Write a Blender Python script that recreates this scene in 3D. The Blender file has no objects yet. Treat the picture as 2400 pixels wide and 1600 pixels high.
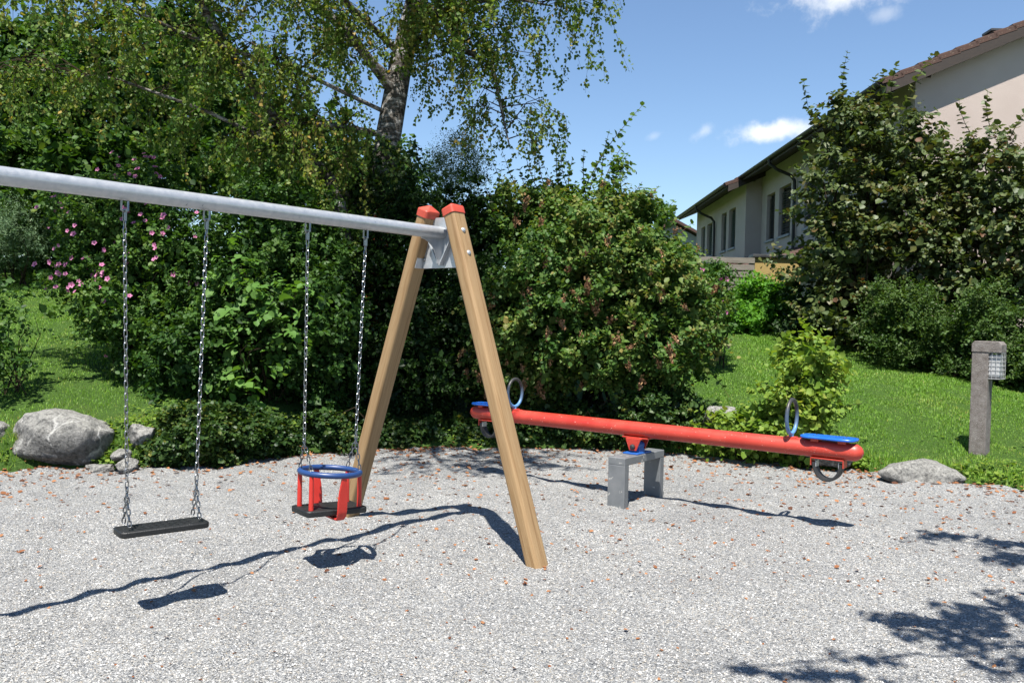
import bpy, bmesh, math, random
import numpy as np
from mathutils import Matrix, Vector
random.seed(7)
S = bpy.context.scene
COL = S.collection

# ------------------------------------------------------------------ camera
FPX, PITCH, ROLL = 2027.0, -0.0246, 0.0223
cd = bpy.data.cameras.new('camera'); cam = bpy.data.objects.new('camera', cd); COL.objects.link(cam)
cd.sensor_width = 36.0; cd.lens = FPX / 2400 * 36.0; cd.clip_start = 0.05; cd.clip_end = 6000
_F = Vector((0, math.cos(PITCH), math.sin(PITCH))); _U = Vector((0, -math.sin(PITCH), math.cos(PITCH))); _R = Vector((1, 0, 0))
_R2 = _R * math.cos(ROLL) + _U * math.sin(ROLL); _U2 = _U * math.cos(ROLL) - _R * math.sin(ROLL)
cam.matrix_world = Matrix(((_R2.x, _U2.x, -_F.x, 0), (_R2.y, _U2.y, -_F.y, 0), (_R2.z, _U2.z, -_F.z, 1.6), (0, 0, 0, 1)))
S.camera = cam

# ------------------------------------------------------------------ sun and sky
SUNV = Vector((-0.10, -0.46, 1.0)).normalized()
sd = bpy.data.lights.new('sun', 'SUN'); sd.energy = 5.0; sd.angle = math.radians(0.53); sd.color = (1.0, 0.955, 0.88)
sun = bpy.data.objects.new('sun', sd); COL.objects.link(sun)
sun.rotation_euler = (-SUNV).to_track_quat('-Z', 'Y').to_euler(); sun.location = (-3, -12, 30)
W = bpy.data.worlds.new('World'); S.world = W; W.use_nodes = True
nt = W.node_tree; nt.nodes.clear()
def wn(t, **k):
    n = nt.nodes.new(t)
    for a, b in k.items(): setattr(n, a, b)
    return n
def wmath(op, a, b=None, c=None):
    n = wn('ShaderNodeMath', operation=op)
    for i, x in enumerate((a, b, c)):
        if x is None: continue
        if isinstance(x, (int, float)): n.inputs[i].default_value = x
        else: nt.links.new(x, n.inputs[i])
    return n.outputs[0]
wout = wn('ShaderNodeOutputWorld'); bg = wn('ShaderNodeBackground'); bg.inputs[1].default_value = 0.072
sky = wn('ShaderNodeTexSky', sky_type='NISHITA', sun_disc=False)
sky.sun_elevation = math.asin(SUNV.z); sky.sun_rotation = math.atan2(SUNV.x, SUNV.y)
sky.altitude = 450; sky.air_density = 1.1; sky.dust_density = 0.0; sky.ozone_density = 4.5
tc = wn('ShaderNodeTexCoord')
cl = None
# a few small fair weather clouds: direction, half size, tilt, strength
for (d, a, b, tilt, st) in (((47, 100, 41.6), 0.14, 0.029, 0.12, 1.0), ((37.5, 100, 38.4), 0.05, 0.020, 0.5, 0.8), ((42, 100, 36.0), 0.02, 0.010, 0.1, 0.3), ((29.5, 100, 22.4), 0.060, 0.0125, 0.10, 0.9),
                            ((21.4, 100, 22.1), 0.017, 0.009, 0.5, 0.40), ((15.8, 100, 21.5), 0.012, 0.006, 0.4, 0.22)):
    c = Vector(d).normalized(); r = c.cross(Vector((0, 0, 1))).normalized(); u = r.cross(c)
    r2 = r * math.cos(tilt) + u * math.sin(tilt); u2 = u * math.cos(tilt) - r * math.sin(tilt)
    def dot(v):
        n = wn('ShaderNodeVectorMath', operation='DOT_PRODUCT'); nt.links.new(tc.outputs['Generated'], n.inputs[0]); n.inputs[1].default_value = v
        return n.outputs['Value']
    dz = wmath('MAXIMUM', dot(c), 0.01)
    x = wmath('DIVIDE', wmath('DIVIDE', dot(r2), dz), a); y = wmath('DIVIDE', wmath('DIVIDE', dot(u2), dz), b)
    e = wmath('SQRT', wmath('ADD', wmath('MULTIPLY', x, x), wmath('MULTIPLY', y, y)))
    no = wn('ShaderNodeTexNoise'); no.inputs['Scale'].default_value = 26; no.inputs['Detail'].default_value = 7; no.inputs['Roughness'].default_value = .62
    nt.links.new(tc.outputs['Generated'], no.inputs['Vector'])
    e = wmath('ADD', e, wmath('MULTIPLY', wmath('SUBTRACT', no.outputs[0], 0.5), 2.2))
    mr = wn('ShaderNodeMapRange', interpolation_type='SMOOTHSTEP'); nt.links.new(e, mr.inputs[0])
    mr.inputs[1].default_value = 1.15; mr.inputs[2].default_value = 0.15; mr.inputs[3].default_value = 0; mr.inputs[4].default_value = st
    cl = mr.outputs[0] if cl is None else wmath('MAXIMUM', cl, mr.outputs[0])
mix = wn('ShaderNodeMix', data_type='RGBA'); nt.links.new(cl, mix.inputs[0]); nt.links.new(sky.outputs[0], mix.inputs[6]); mix.inputs[7].default_value = (7.0, 7.2, 7.4, 1)
nt.links.new(mix.outputs[2], bg.inputs[0]); nt.links.new(bg.outputs[0], wout.inputs[0])
S.view_settings.view_transform = 'Standard'; S.view_settings.look = 'None'; S.view_settings.exposure = 1.2; S.view_settings.gamma = 1.0
S.view_settings.use_curve_mapping = False
S.render.engine = 'CYCLES'

# ------------------------------------------------------------------ helpers
def V3(*a): return np.array(a, float)
def unit(v): return v / np.maximum(np.linalg.norm(v, axis=-1, keepdims=True), 1e-9)
def tag(o, label=None, cat=None, group=None, kind=None):
    if label: o['label'] = label
    if cat: o['category'] = cat
    if group: o['group'] = group
    if kind: o['kind'] = kind
    return o
def thing(name, loc, label, cat, group=None):
    o = bpy.data.objects.new(name, None); COL.objects.link(o); o.location = loc; o.empty_display_size = .1
    return tag(o, label, cat, group)
def rootloc(o):
    v = V3(0, 0, 0)
    while o is not None: v = v + np.array(o.location); o = o.parent
    return v
def mesh_np(name, V, quads=None, tris=None, mat=None, smooth=False, attrs=None):
    me = bpy.data.meshes.new(name); V = np.ascontiguousarray(V, np.float32)
    nq = 0 if quads is None else len(quads); ntr = 0 if tris is None else len(tris)
    li = []
    if nq: li.append(np.asarray(quads, np.int32).ravel())
    if ntr: li.append(np.asarray(tris, np.int32).ravel())
    li = np.concatenate(li)
    me.vertices.add(len(V)); me.vertices.foreach_set('co', V.ravel())
    me.loops.add(len(li)); me.loops.foreach_set('vertex_index', li)
    me.polygons.add(nq + ntr)
    st = np.concatenate([np.arange(nq) * 4, nq * 4 + np.arange(ntr) * 3]).astype(np.int32)
    me.polygons.foreach_set('loop_start', st)
    if smooth: me.polygons.foreach_set('use_smooth', np.ones(nq + ntr, bool))
    if attrs:
        for k, a in attrs.items():
            at = me.attributes.new(k, 'FLOAT', 'POINT'); at.data.foreach_set('value', np.asarray(a, np.float32))
    me.update(calc_edges=True); me.validate()
    if mat: me.materials.append(mat)
    return me
def link(name, me, parent=None, loc=None):
    o = bpy.data.objects.new(name, me); COL.objects.link(o)
    if parent is not None: o.parent = parent
    if loc is not None: o.location = loc
    return o
def add(name, V, quads=None, tris=None, mat=None, parent=None, smooth=False, attrs=None):
    V = np.asarray(V, float) - (rootloc(parent) if parent is not None else 0)
    return link(name, mesh_np(name, V, quads, tris, mat, smooth, attrs), parent)
class MB:
    """collects faces in world space; build() links them as one mesh object"""
    def __init__(s): s.v = []; s.f = []
    def box(s, c, e1, e2, e3):
        c, e1, e2, e3 = [np.array(x, float) for x in (c, e1, e2, e3)]; n = len(s.v)
        for a in (-1, 1):
            for b in (-1, 1):
                for d in (-1, 1): s.v.append(c + a * e1 + b * e2 + d * e3)
        fs = [(0, 1, 3, 2), (4, 6, 7, 5), (0, 4, 5, 1), (2, 3, 7, 6), (0, 2, 6, 4), (1, 5, 7, 3)]
        if np.dot(np.cross(e1, e2), e3) < 0: fs = [f[::-1] for f in fs]
        s.f += [tuple(n + i for i in f) for f in fs]; return s
    def abox(s, x0, x1, y0, y1, z0, z1):
        return s.box(((x0 + x1) / 2, (y0 + y1) / 2, (z0 + z1) / 2), ((x1 - x0) / 2, 0, 0), (0, (y1 - y0) / 2, 0), (0, 0, (z1 - z0) / 2))
    def tube(s, pts, r, k=8, caps=True, closed=False):
        pts = [np.array(p, float) for p in pts]; m = len(pts)
        if not hasattr(r, '__len__'): r = [r] * m
        n = len(s.v); ref = None
        for i in range(m):
            if closed: t = pts[(i + 1) % m] - pts[i - 1]
            else: t = pts[min(i + 1, m - 1)] - pts[max(i - 1, 0)]
            t = t / max(np.linalg.norm(t), 1e-9)
            if ref is None:
                ref = V3(0, 0, 1) if abs(t[2]) < .9 else V3(1, 0, 0)
            a = np.cross(t, ref); a /= max(np.linalg.norm(a), 1e-9); b = np.cross(a, t); ref = b
            for j in range(k):
                q = 2 * math.pi * j / k; s.v.append(pts[i] + r[i] * (a * math.cos(q) + b * math.sin(q)))
        for i in range(m if closed else m - 1):
            for j in range(k):
                a0 = n + i * k + j; a1 = n + i * k + (j + 1) % k; i2 = (i + 1) % m
                b0 = n + i2 * k + j; b1 = n + i2 * k + (j + 1) % k
                s.f.append((a0, b0, b1, a1))
        if caps and not closed:
            s.f.append(tuple(n + j for j in range(k))); s.f.append(tuple(n + (m - 1) * k + j for j in reversed(range(k))))
        return s
    def prism(s, poly, o, ex, ey, ez):
        """polygon in (ex,ey), extruded along ez both ways"""
        o, ex, ey, ez = [np.array(x, float) for x in (o, ex, ey, ez)]; n = len(s.v); k = len(poly)
        for sg in (-1, 1):
            for (a, b) in poly: s.v.append(o + ex * a + ey * b + ez * sg)
        s.f.append(tuple(n + i for i in reversed(range(k)))); s.f.append(tuple(n + k + i for i in range(k)))
        for i in range(k): s.f.append((n + i, n + (i + 1) % k, n + k + (i + 1) % k, n + k + i))
        return s
    def build(s, name, mat, parent=None, smooth=None, bevel=0, seg=2):
        off = rootloc(parent) if parent is not None else V3(0, 0, 0)
        me = bpy.data.meshes.new(name); me.from_pydata([tuple(v - off) for v in s.v], [], s.f)
        bm = bmesh.new(); bm.from_mesh(me); bmesh.ops.recalc_face_normals(bm, faces=bm.faces); bm.to_mesh(me); bm.free()
        if smooth:
            me.polygons.foreach_set('use_smooth', np.ones(len(me.polygons), bool)); me.set_sharp_from_angle(angle=math.radians(smooth))
        if mat: me.materials.append(mat)
        o = link(name, me, parent)
        if bevel:
            b = o.modifiers.new('bevel', 'BEVEL'); b.width = bevel; b.segments = seg; b.limit_method = 'ANGLE'; b.angle_limit = math.radians(40)
        return o
def sines(seed, n=7, f=1.0):
    r = np.random.default_rng(seed); k = unit(r.normal(size=(n, 3))) * f * r.uniform(.6, 1.9, (n, 1)); ph = r.uniform(0, 6.28, n); a = r.uniform(.5, 1, n); a /= np.sqrt((a * a).sum() / 2) * 1.4
    return lambda p: (np.sin(p @ k.T * 6.28 + ph) * a).sum(-1) * .6

# ------------------------------------------------------------------ materials
def newmat(name):
    m = bpy.data.materials.new(name); m.use_nodes = True; n = m.node_tree.nodes
    return m, m.node_tree, n['Principled BSDF'], n['Material Output']
def N(t, typ, ins=None, **k):
    n = t.nodes.new(typ)
    for a, b in k.items(): setattr(n, a, b)
    if ins:
        for a, b in ins.items():
            if hasattr(b, 'is_output'): t.links.new(b, n.inputs[a])
            else: n.inputs[a].default_value = b
    return n
def ramp(t, fac, stops, interp='LINEAR'):
    r = t.nodes.new('ShaderNodeValToRGB'); r.color_ramp.interpolation = interp; el = r.color_ramp.elements
    while len(el) < len(stops): el.new(0.5)
    for e, (p, c) in zip(el, stops): e.position = p; e.color = (*c, 1)
    if fac is not None: t.links.new(fac, r.inputs[0])
    return r.outputs[0]
def rgbmix(t, f, a, b, blend='MIX'):
    n = t.nodes.new('ShaderNodeMix'); n.data_type = 'RGBA'; n.blend_type = blend
    for i, x in ((0, f), (6, a), (7, b)):
        if hasattr(x, 'is_output'): t.links.new(x, n.inputs[i])
        else: n.inputs[i].default_value = x if i == 0 else (*x, 1)
    return n.outputs[2]
def bump(t, h, dist, strength=1.0, nrm=None):
    b = N(t, 'ShaderNodeBump', {'Height': h, 'Distance': dist, 'Strength': strength})
    if nrm: t.links.new(nrm, b.inputs['Normal'])
    return b.outputs[0]
def plain(name, c1, c2=None, rough=.6, metal=0, nscale=8, detail=6, bumpd=0, bscale=120, spec=.5, speck=None, stretch=(1, 1, 1), coat=0):
    m, t, p, o = newmat(name)
    co = N(t, 'ShaderNodeTexCoord').outputs['Object']
    mp = N(t, 'ShaderNodeMapping', {'Vector': co, 'Scale': stretch}).outputs[0]
    no = N(t, 'ShaderNodeTexNoise', {'Vector': mp, 'Scale': nscale, 'Detail': detail, 'Roughness': .6})
    c1 = tuple(.49 * x for x in c1); c2 = tuple(.49 * x for x in c2) if c2 else c1
    c = ramp(t, no.outputs[0], [(.3, c1), (.7, c2)])
    if speck:
        n2 = N(t, 'ShaderNodeTexNoise', {'Vector': mp, 'Scale': speck[0], 'Detail': 3}); f = N(t, 'ShaderNodeMapRange', {0: n2.outputs[0], 1: speck[1], 2: speck[1] + .04}).outputs[0]
        c = rgbmix(t, f, c, speck[2])
    t.links.new(c, p.inputs['Base Color']); p.inputs['Metallic'].default_value = metal; p.inputs['Specular IOR Level'].default_value = spec
    t.links.new(N(t, 'ShaderNodeMapRange', {0: no.outputs[0], 1: .2, 2: .8, 3: max(rough - .1, .03), 4: min(rough + .1, 1)}).outputs[0], p.inputs['Roughness'])
    p.inputs['Coat Weight'].default_value = coat
    if bumpd:
        n3 = N(t, 'ShaderNodeTexNoise', {'Vector': co, 'Scale': bscale, 'Detail': 4})
        t.links.new(bump(t, n3.outputs[0], bumpd), p.inputs['Normal'])
    return m
def leafmat(name, cols, rough=.52, trans=.30, spec=.2, tcol=(1.5, 1.5, .5), gain=1.14, warm=(1.12, 1.03, .84)):
    m, t, p, o = newmat(name)
    a = N(t, 'ShaderNodeAttribute', attribute_name='rnd').outputs['Fac']
    wm = warm; cols = [tuple(gain * v * q for v, q in zip(x, wm)) for x in cols]; k = len(cols); c = ramp(t, a, [(i / (k - 1) if k > 1 else 0, x) for i, x in enumerate(cols)])
    t.links.new(c, p.inputs['Base Color']); p.inputs['Roughness'].default_value = rough; p.inputs['Specular IOR Level'].default_value = spec
    tr = N(t, 'ShaderNodeBsdfTranslucent', {'Color': rgbmix(t, 1.0, c, tcol, 'MULTIPLY')})
    mx = N(t, 'ShaderNodeMixShader', {0: trans}); t.links.new(p.outputs[0], mx.inputs[1]); t.links.new(tr.outputs[0], mx.inputs[2]); t.links.new(mx.outputs[0], o.inputs[0])
    return m

def gravel_mat():
    m, t, p, o = newmat('gravel'); co = N(t, 'ShaderNodeTexCoord').outputs['Object']
    w = N(t, 'ShaderNodeTexNoise', {'Vector': co, 'Scale': 60, 'Detail': 2}).outputs['Color']
    cw = N(t, 'ShaderNodeVectorMath', {0: co, 1: N(t, 'ShaderNodeVectorMath', {0: w, 'Scale': .006}, operation='SCALE').outputs[0]}, operation='ADD').outputs[0]
    v1 = N(t, 'ShaderNodeTexVoronoi', {'Vector': cw, 'Scale': 100, 'Randomness': 1}); v2 = N(t, 'ShaderNodeTexVoronoi', {'Vector': cw, 'Scale': 180, 'Randomness': 1})
    s1 = N(t, 'ShaderNodeSeparateColor', {0: v1.outputs['Color']}); s2 = N(t, 'ShaderNodeSeparateColor', {0: v2.outputs['Color']})
    stops = [(0, (.095, .099, .107)), (.2, (.185, .19, .20)), (.42, (.275, .278, .28)), (.62, (.35, .35, .345)), (.78, (.33, .295, .245)), (.86, (.46, .457, .45)), (1, (.58, .576, .57))]
    c1 = ramp(t, s1.outputs[0], stops); c2 = ramp(t, s2.outputs[1], stops)
    c = rgbmix(t, N(t, 'ShaderNodeMath', {0: s1.outputs[2], 1: .45}, operation='GREATER_THAN').outputs[0], c1, c2)
    big = N(t, 'ShaderNodeTexNoise', {'Vector': co, 'Scale': .9, 'Detail': 5, 'Roughness': .65}).outputs[0]
    c = rgbmix(t, 1.0, c, ramp(t, big, [(.3, (.82, .83, .835)), (.7, (1.05, 1.055, 1.04))]), 'MULTIPLY')
    t.links.new(c, p.inputs['Base Color']); p.inputs['Roughness'].default_value = .85; p.inputs['Specular IOR Level'].default_value = .25
    h = N(t, 'ShaderNodeMath', {0: v1.outputs['Distance'], 1: v2.outputs['Distance']}, operation='ADD').outputs[0]
    inv = N(t, 'ShaderNodeMath', {0: 1.3, 1: h}, operation='SUBTRACT').outputs[0]
    t.links.new(bump(t, inv, .010, 1.0), p.inputs['Normal']); return m
def soil_mat():
    m, t, p, o = newmat('soil_and_turf'); co = N(t, 'ShaderNodeTexCoord').outputs['Object']
    a = N(t, 'ShaderNodeTexNoise', {'Vector': co, 'Scale': 2.2, 'Detail': 8, 'Roughness': .7}).outputs[0]; b = N(t, 'ShaderNodeTexNoise', {'Vector': co, 'Scale': 40, 'Detail': 5, 'Roughness': .7}).outputs[0]
    c = rgbmix(t, .6, ramp(t, a, [(.3, (.035, .075, .014)), (.55, (.05, .10, .018)), (.75, (.085, .085, .035))]), ramp(t, b, [(.3, (.018, .038, .008)), (.7, (.075, .135, .03))]))
    t.links.new(c, p.inputs['Base Color']); p.inputs['Roughness'].default_value = .95; p.inputs['Specular IOR Level'].default_value = .1
    t.links.new(bump(t, b, .04), p.inputs['Normal']); return m
def wood_mat():
    m, t, p, o = newmat('pine_wood'); co = N(t, 'ShaderNodeTexCoord').outputs['Object']
    w = N(t, 'ShaderNodeTexNoise', {'Vector': N(t, 'ShaderNodeMapping', {'Vector': co, 'Scale': (6, 6, .7)}).outputs[0], 'Scale': 1.6, 'Detail': 3}).outputs['Color']
    d = N(t, 'ShaderNodeVectorMath', {0: N(t, 'ShaderNodeMapping', {'Vector': co, 'Scale': (1, 1, .045)}).outputs[0], 1: N(t, 'ShaderNodeVectorMath', {0: w, 'Scale': .05}, operation='SCALE').outputs[0]}, operation='ADD').outputs[0]
    g = N(t, 'ShaderNodeTexNoise', {'Vector': d, 'Scale': 26, 'Detail': 4, 'Roughness': .55}).outputs[0]
    fine = N(t, 'ShaderNodeTexNoise', {'Vector': N(t, 'ShaderNodeMapping', {'Vector': co, 'Scale': (160, 160, 3)}).outputs[0], 'Scale': 1, 'Detail': 3}).outputs[0]
    c = ramp(t, g, [(.28, (.15, .082, .032)), (.42, (.225, .135, .06)), (.5, (.295, .195, .098)), (.6, (.25, .155, .073)), (.72, (.325, .228, .125))])
    c = rgbmix(t, .35, c, ramp(t, fine, [(.3, (.16, .092, .04)), (.7, (.32, .222, .122))]))
    kn = N(t, 'ShaderNodeTexVoronoi', {'Vector': N(t, 'ShaderNodeMapping', {'Vector': co, 'Scale': (1, 1, .5)}).outputs[0], 'Scale': 4.3}).outputs['Distance']
    c = rgbmix(t, N(t, 'ShaderNodeMapRange', {0: kn, 1: .10, 2: .05}).outputs[0], c, (.20, .10, .04))
    t.links.new(c, p.inputs['Base Color']); p.inputs['Roughness'].default_value = .55; p.inputs['Specular IOR Level'].default_value = .3
    t.links.new(bump(t, fine, .0012), p.inputs['Normal']); return m
def rock_mat(name, veins):
    m, t, p, o = newmat(name); co = N(t, 'ShaderNodeTexCoord').outputs['Object']
    a = N(t, 'ShaderNodeTexNoise', {'Vector': co, 'Scale': 4, 'Detail': 10, 'Roughness': .72}).outputs[0]; b = N(t, 'ShaderNodeTexNoise', {'Vector': co, 'Scale': 26, 'Detail': 8, 'Roughness': .7}).outputs[0]
    c = ramp(t, a, [(.32, (.035, .035, .035)), (.43, (.12, .12, .118)), (.52, (.23, .228, .22)), (.64, (.40, .39, .37))])
    c = rgbmix(t, .6, c, ramp(t, b, [(.36, (.025, .025, .024)), (.5, (.17, .168, .16)), (.68, (.38, .37, .35))]))
    wv = N(t, 'ShaderNodeVectorMath', {0: co, 1: N(t, 'ShaderNodeVectorMath', {0: N(t, 'ShaderNodeTexNoise', {'Vector': co, 'Scale': 3, 'Detail': 5}).outputs['Color'], 'Scale': .35}, operation='SCALE').outputs[0]}, operation='ADD').outputs[0]
    ve = N(t, 'ShaderNodeTexVoronoi', {'Vector': wv, 'Scale': 2.6}, feature='DISTANCE_TO_EDGE').outputs['Distance']
    f = N(t, 'ShaderNodeMapRange', {0: ve, 1: .045, 2: .006, 3: 0, 4: veins}).outputs[0]
    f = N(t, 'ShaderNodeMath', {0: f, 1: N(t, 'ShaderNodeMapRange', {0: a, 1: .45, 2: .55}).outputs[0]}, operation='MULTIPLY').outputs[0]
    c = rgbmix(t, f, c, (.62, .61, .58))
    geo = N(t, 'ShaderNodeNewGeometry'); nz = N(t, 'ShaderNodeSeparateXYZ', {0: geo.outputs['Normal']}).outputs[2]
    lich_lit = N(t, 'ShaderNodeMath', {0: N(t, 'ShaderNodeMapRange', {0: nz, 1: .2, 2: .75}).outputs[0], 1: N(t, 'ShaderNodeMapRange', {0: b, 1: .35, 2: .6, 3: .1, 4: .8}).outputs[0]}, operation='MULTIPLY').outputs[0]
    c = rgbmix(t, lich_lit, c, (.42, .41, .375))  # pale lichen tone on upward faces, also paints in the sunlit top
    t.links.new(c, p.inputs['Base Color']); p.inputs['Roughness'].default_value = .9; p.inputs['Specular IOR Level'].default_value = .2
    t.links.new(bump(t, b, .045, 1.0, bump(t, a, .10)), p.inputs['Normal']); return m
def bark_mat():
    m, t, p, o = newmat('birch_bark'); co = N(t, 'ShaderNodeTexCoord').outputs['Object']
    a = N(t, 'ShaderNodeTexNoise', {'Vector': N(t, 'ShaderNodeMapping', {'Vector': co, 'Scale': (1, 1, 2.6)}).outputs[0], 'Scale': 5.5, 'Detail': 9, 'Roughness': .7}).outputs[0]
    b = N(t, 'ShaderNodeTexNoise', {'Vector': N(t, 'ShaderNodeMapping', {'Vector': co, 'Scale': (3, 3, 24)}).outputs[0], 'Scale': 2.2, 'Detail': 4}).outputs[0]
    c = ramp(t, a, [(.36, (.03, .026, .022)), (.49, (.09, .082, .072)), (.56, (.24, .235, .225)), (.69, (.44, .435, .425))])
    c = rgbmix(t, N(t, 'ShaderNodeMapRange', {0: b, 1: .56, 2: .66}).outputs[0], c, (.07, .06, .05))
    t.links.new(c, p.inputs['Base Color']); p.inputs['Roughness'].default_value = .9; p.inputs['Specular IOR Level'].default_value = .15
    t.links.new(bump(t, a, .05), p.inputs['Normal']); return m
def ring_mat():
    # worn steering ring: blue paint left at the foot, bare grey rubbed top
    m, t, p, o = newmat('worn_ring_paint'); co = N(t, 'ShaderNodeTexCoord').outputs['Object']
    z = N(t, 'ShaderNodeSeparateXYZ', {0: co}).outputs[2]; n = N(t, 'ShaderNodeTexNoise', {'Vector': co, 'Scale': 14, 'Detail': 5}).outputs[0]
    f = N(t, 'ShaderNodeMath', {0: z, 1: N(t, 'ShaderNodeMath', {0: n, 1: .12}, operation='MULTIPLY').outputs[0]}, operation='ADD').outputs[0]
    c = ramp(t, N(t, 'ShaderNodeMapRange', {0: f, 1: .10, 2: .30}).outputs[0], [(0, (.085, .22, .44)), (.4, (.07, .12, .2)), (1, (.032, .03, .029))])
    t.links.new(c, p.inputs['Base Color']); p.inputs['Roughness'].default_value = .45; return m
def stucco(name, c1, c2):
    return plain(name, c1, c2, rough=.93, nscale=.9, bumpd=.006, bscale=130, spec=.15)

M = dict(
    gravel=gravel_mat(), soil=soil_mat(), wood=wood_mat(), rock=rock_mat('limestone', .95), rock2=rock_mat('grey_rock', .35), bark=bark_mat(), ring=ring_mat(),
    galv=plain('galvanised_steel', (.74, .79, .85), (.95, .97, 1.0), rough=.34, metal=.45, nscale=30, bumpd=.0006, bscale=90),
    galvdull=plain('weathered_galvanised_steel', (.29, .31, .325), (.41, .42, .43), rough=.5, metal=.35, nscale=7, speck=(18, .66, (.42, .41, .38))),
    chrome=plain('chain_steel', (.42, .43, .44), (.6, .61, .62), rough=.28, metal=.95, nscale=200),
    redcap=plain('red_plastic_cap', (.78, .10, .055), (.84, .12, .065), rough=.5),
    redpaint=plain('red_paint', (.70, .042, .024), (.88, .10, .06), rough=.42, nscale=3.2, speck=(95, .705, (.9, .7, .62)), coat=.08),
    redplastic=plain('red_moulded_plastic', (.90, .045, .03), (.96, .06, .04), rough=.42, nscale=6),
    blueplastic=plain('blue_moulded_plastic', (.012, .20, 1.0), (.018, .24, 1.0), rough=.30, nscale=6, coat=.2),
    bluering=plain('dark_blue_rubber', (.022, .075, .26), (.028, .092, .30), rough=.42, nscale=9),
    bluepaint=plain('blue_paint', (.02, .15, .62), (.03, .19, .7), rough=.45, nscale=18),
    rubber=plain('black_rubber', (.011, .012, .012), (.02, .021, .022), rough=.55, nscale=25, bumpd=.0015, bscale=160),
    tyre=plain('tyre_rubber', (.018, .019, .021), (.045, .046, .048), rough=.65, nscale=14),
    concrete=plain('exposed_aggregate_concrete', (.24, .205, .185), (.42, .385, .36), rough=.95, nscale=16, bumpd=.008, bscale=110, spec=.15, speck=(120, .66, (.45, .42, .38))),
    lampwhite=plain('opal_diffuser', (.78, .79, .80), (.82, .83, .84), rough=.3),
    wire=plain('white_wire', (.72, .73, .74), rough=.35, metal=.2),
    stucco=stucco('pink_stucco', (.78, .645, .58), (.87, .735, .665)), stuccograb=stucco('yellow_stucco', (.62, .44, .16), (.70, .52, .22)), stuccowhite=stucco('white_stucco', (.72, .70, .67), (.78, .76, .73)),
    darkwood=plain('dark_stained_timber', (.04, .028, .022), (.075, .052, .04), rough=.75, nscale=6, stretch=(1, 1, 6)),
    gutter=plain('dark_brown_gutter', (.035, .034, .034), (.06, .058, .056), rough=.5, metal=.3),
    tile=plain('clay_roof_tile', (.085, .045, .035), (.16, .078, .056), rough=.88, nscale=5, speck=(30, .62, (.12, .085, .06))),
    shutter=plain('dark_green_shutter', (.012, .045, .035), (.022, .06, .048), rough=.5), shutterdark=plain('dark_grey_shutter', (.02, .02, .021), (.035, .034, .034), rough=.5),
    sill=plain('pale_stone_sill', (.50, .50, .52), (.58, .58, .6), rough=.8), metalgrey=plain('grey_sheet_metal', (.10, .105, .11), (.16, .165, .17), rough=.5, metal=.5),
    oldwood=plain('weathered_grey_boards', (.25, .22, .18), (.42, .385, .33), rough=.9, nscale=4, stretch=(.6, 4, 8), bumpd=.004, bscale=40),
    stem=plain('brown_twig', (.05, .034, .022), (.10, .07, .045), rough=.9, nscale=30, spec=.15), redstem=plain('reddish_stem', (.14, .05, .03), (.20, .08, .05), rough=.7, nscale=30, spec=.2),
)
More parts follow.
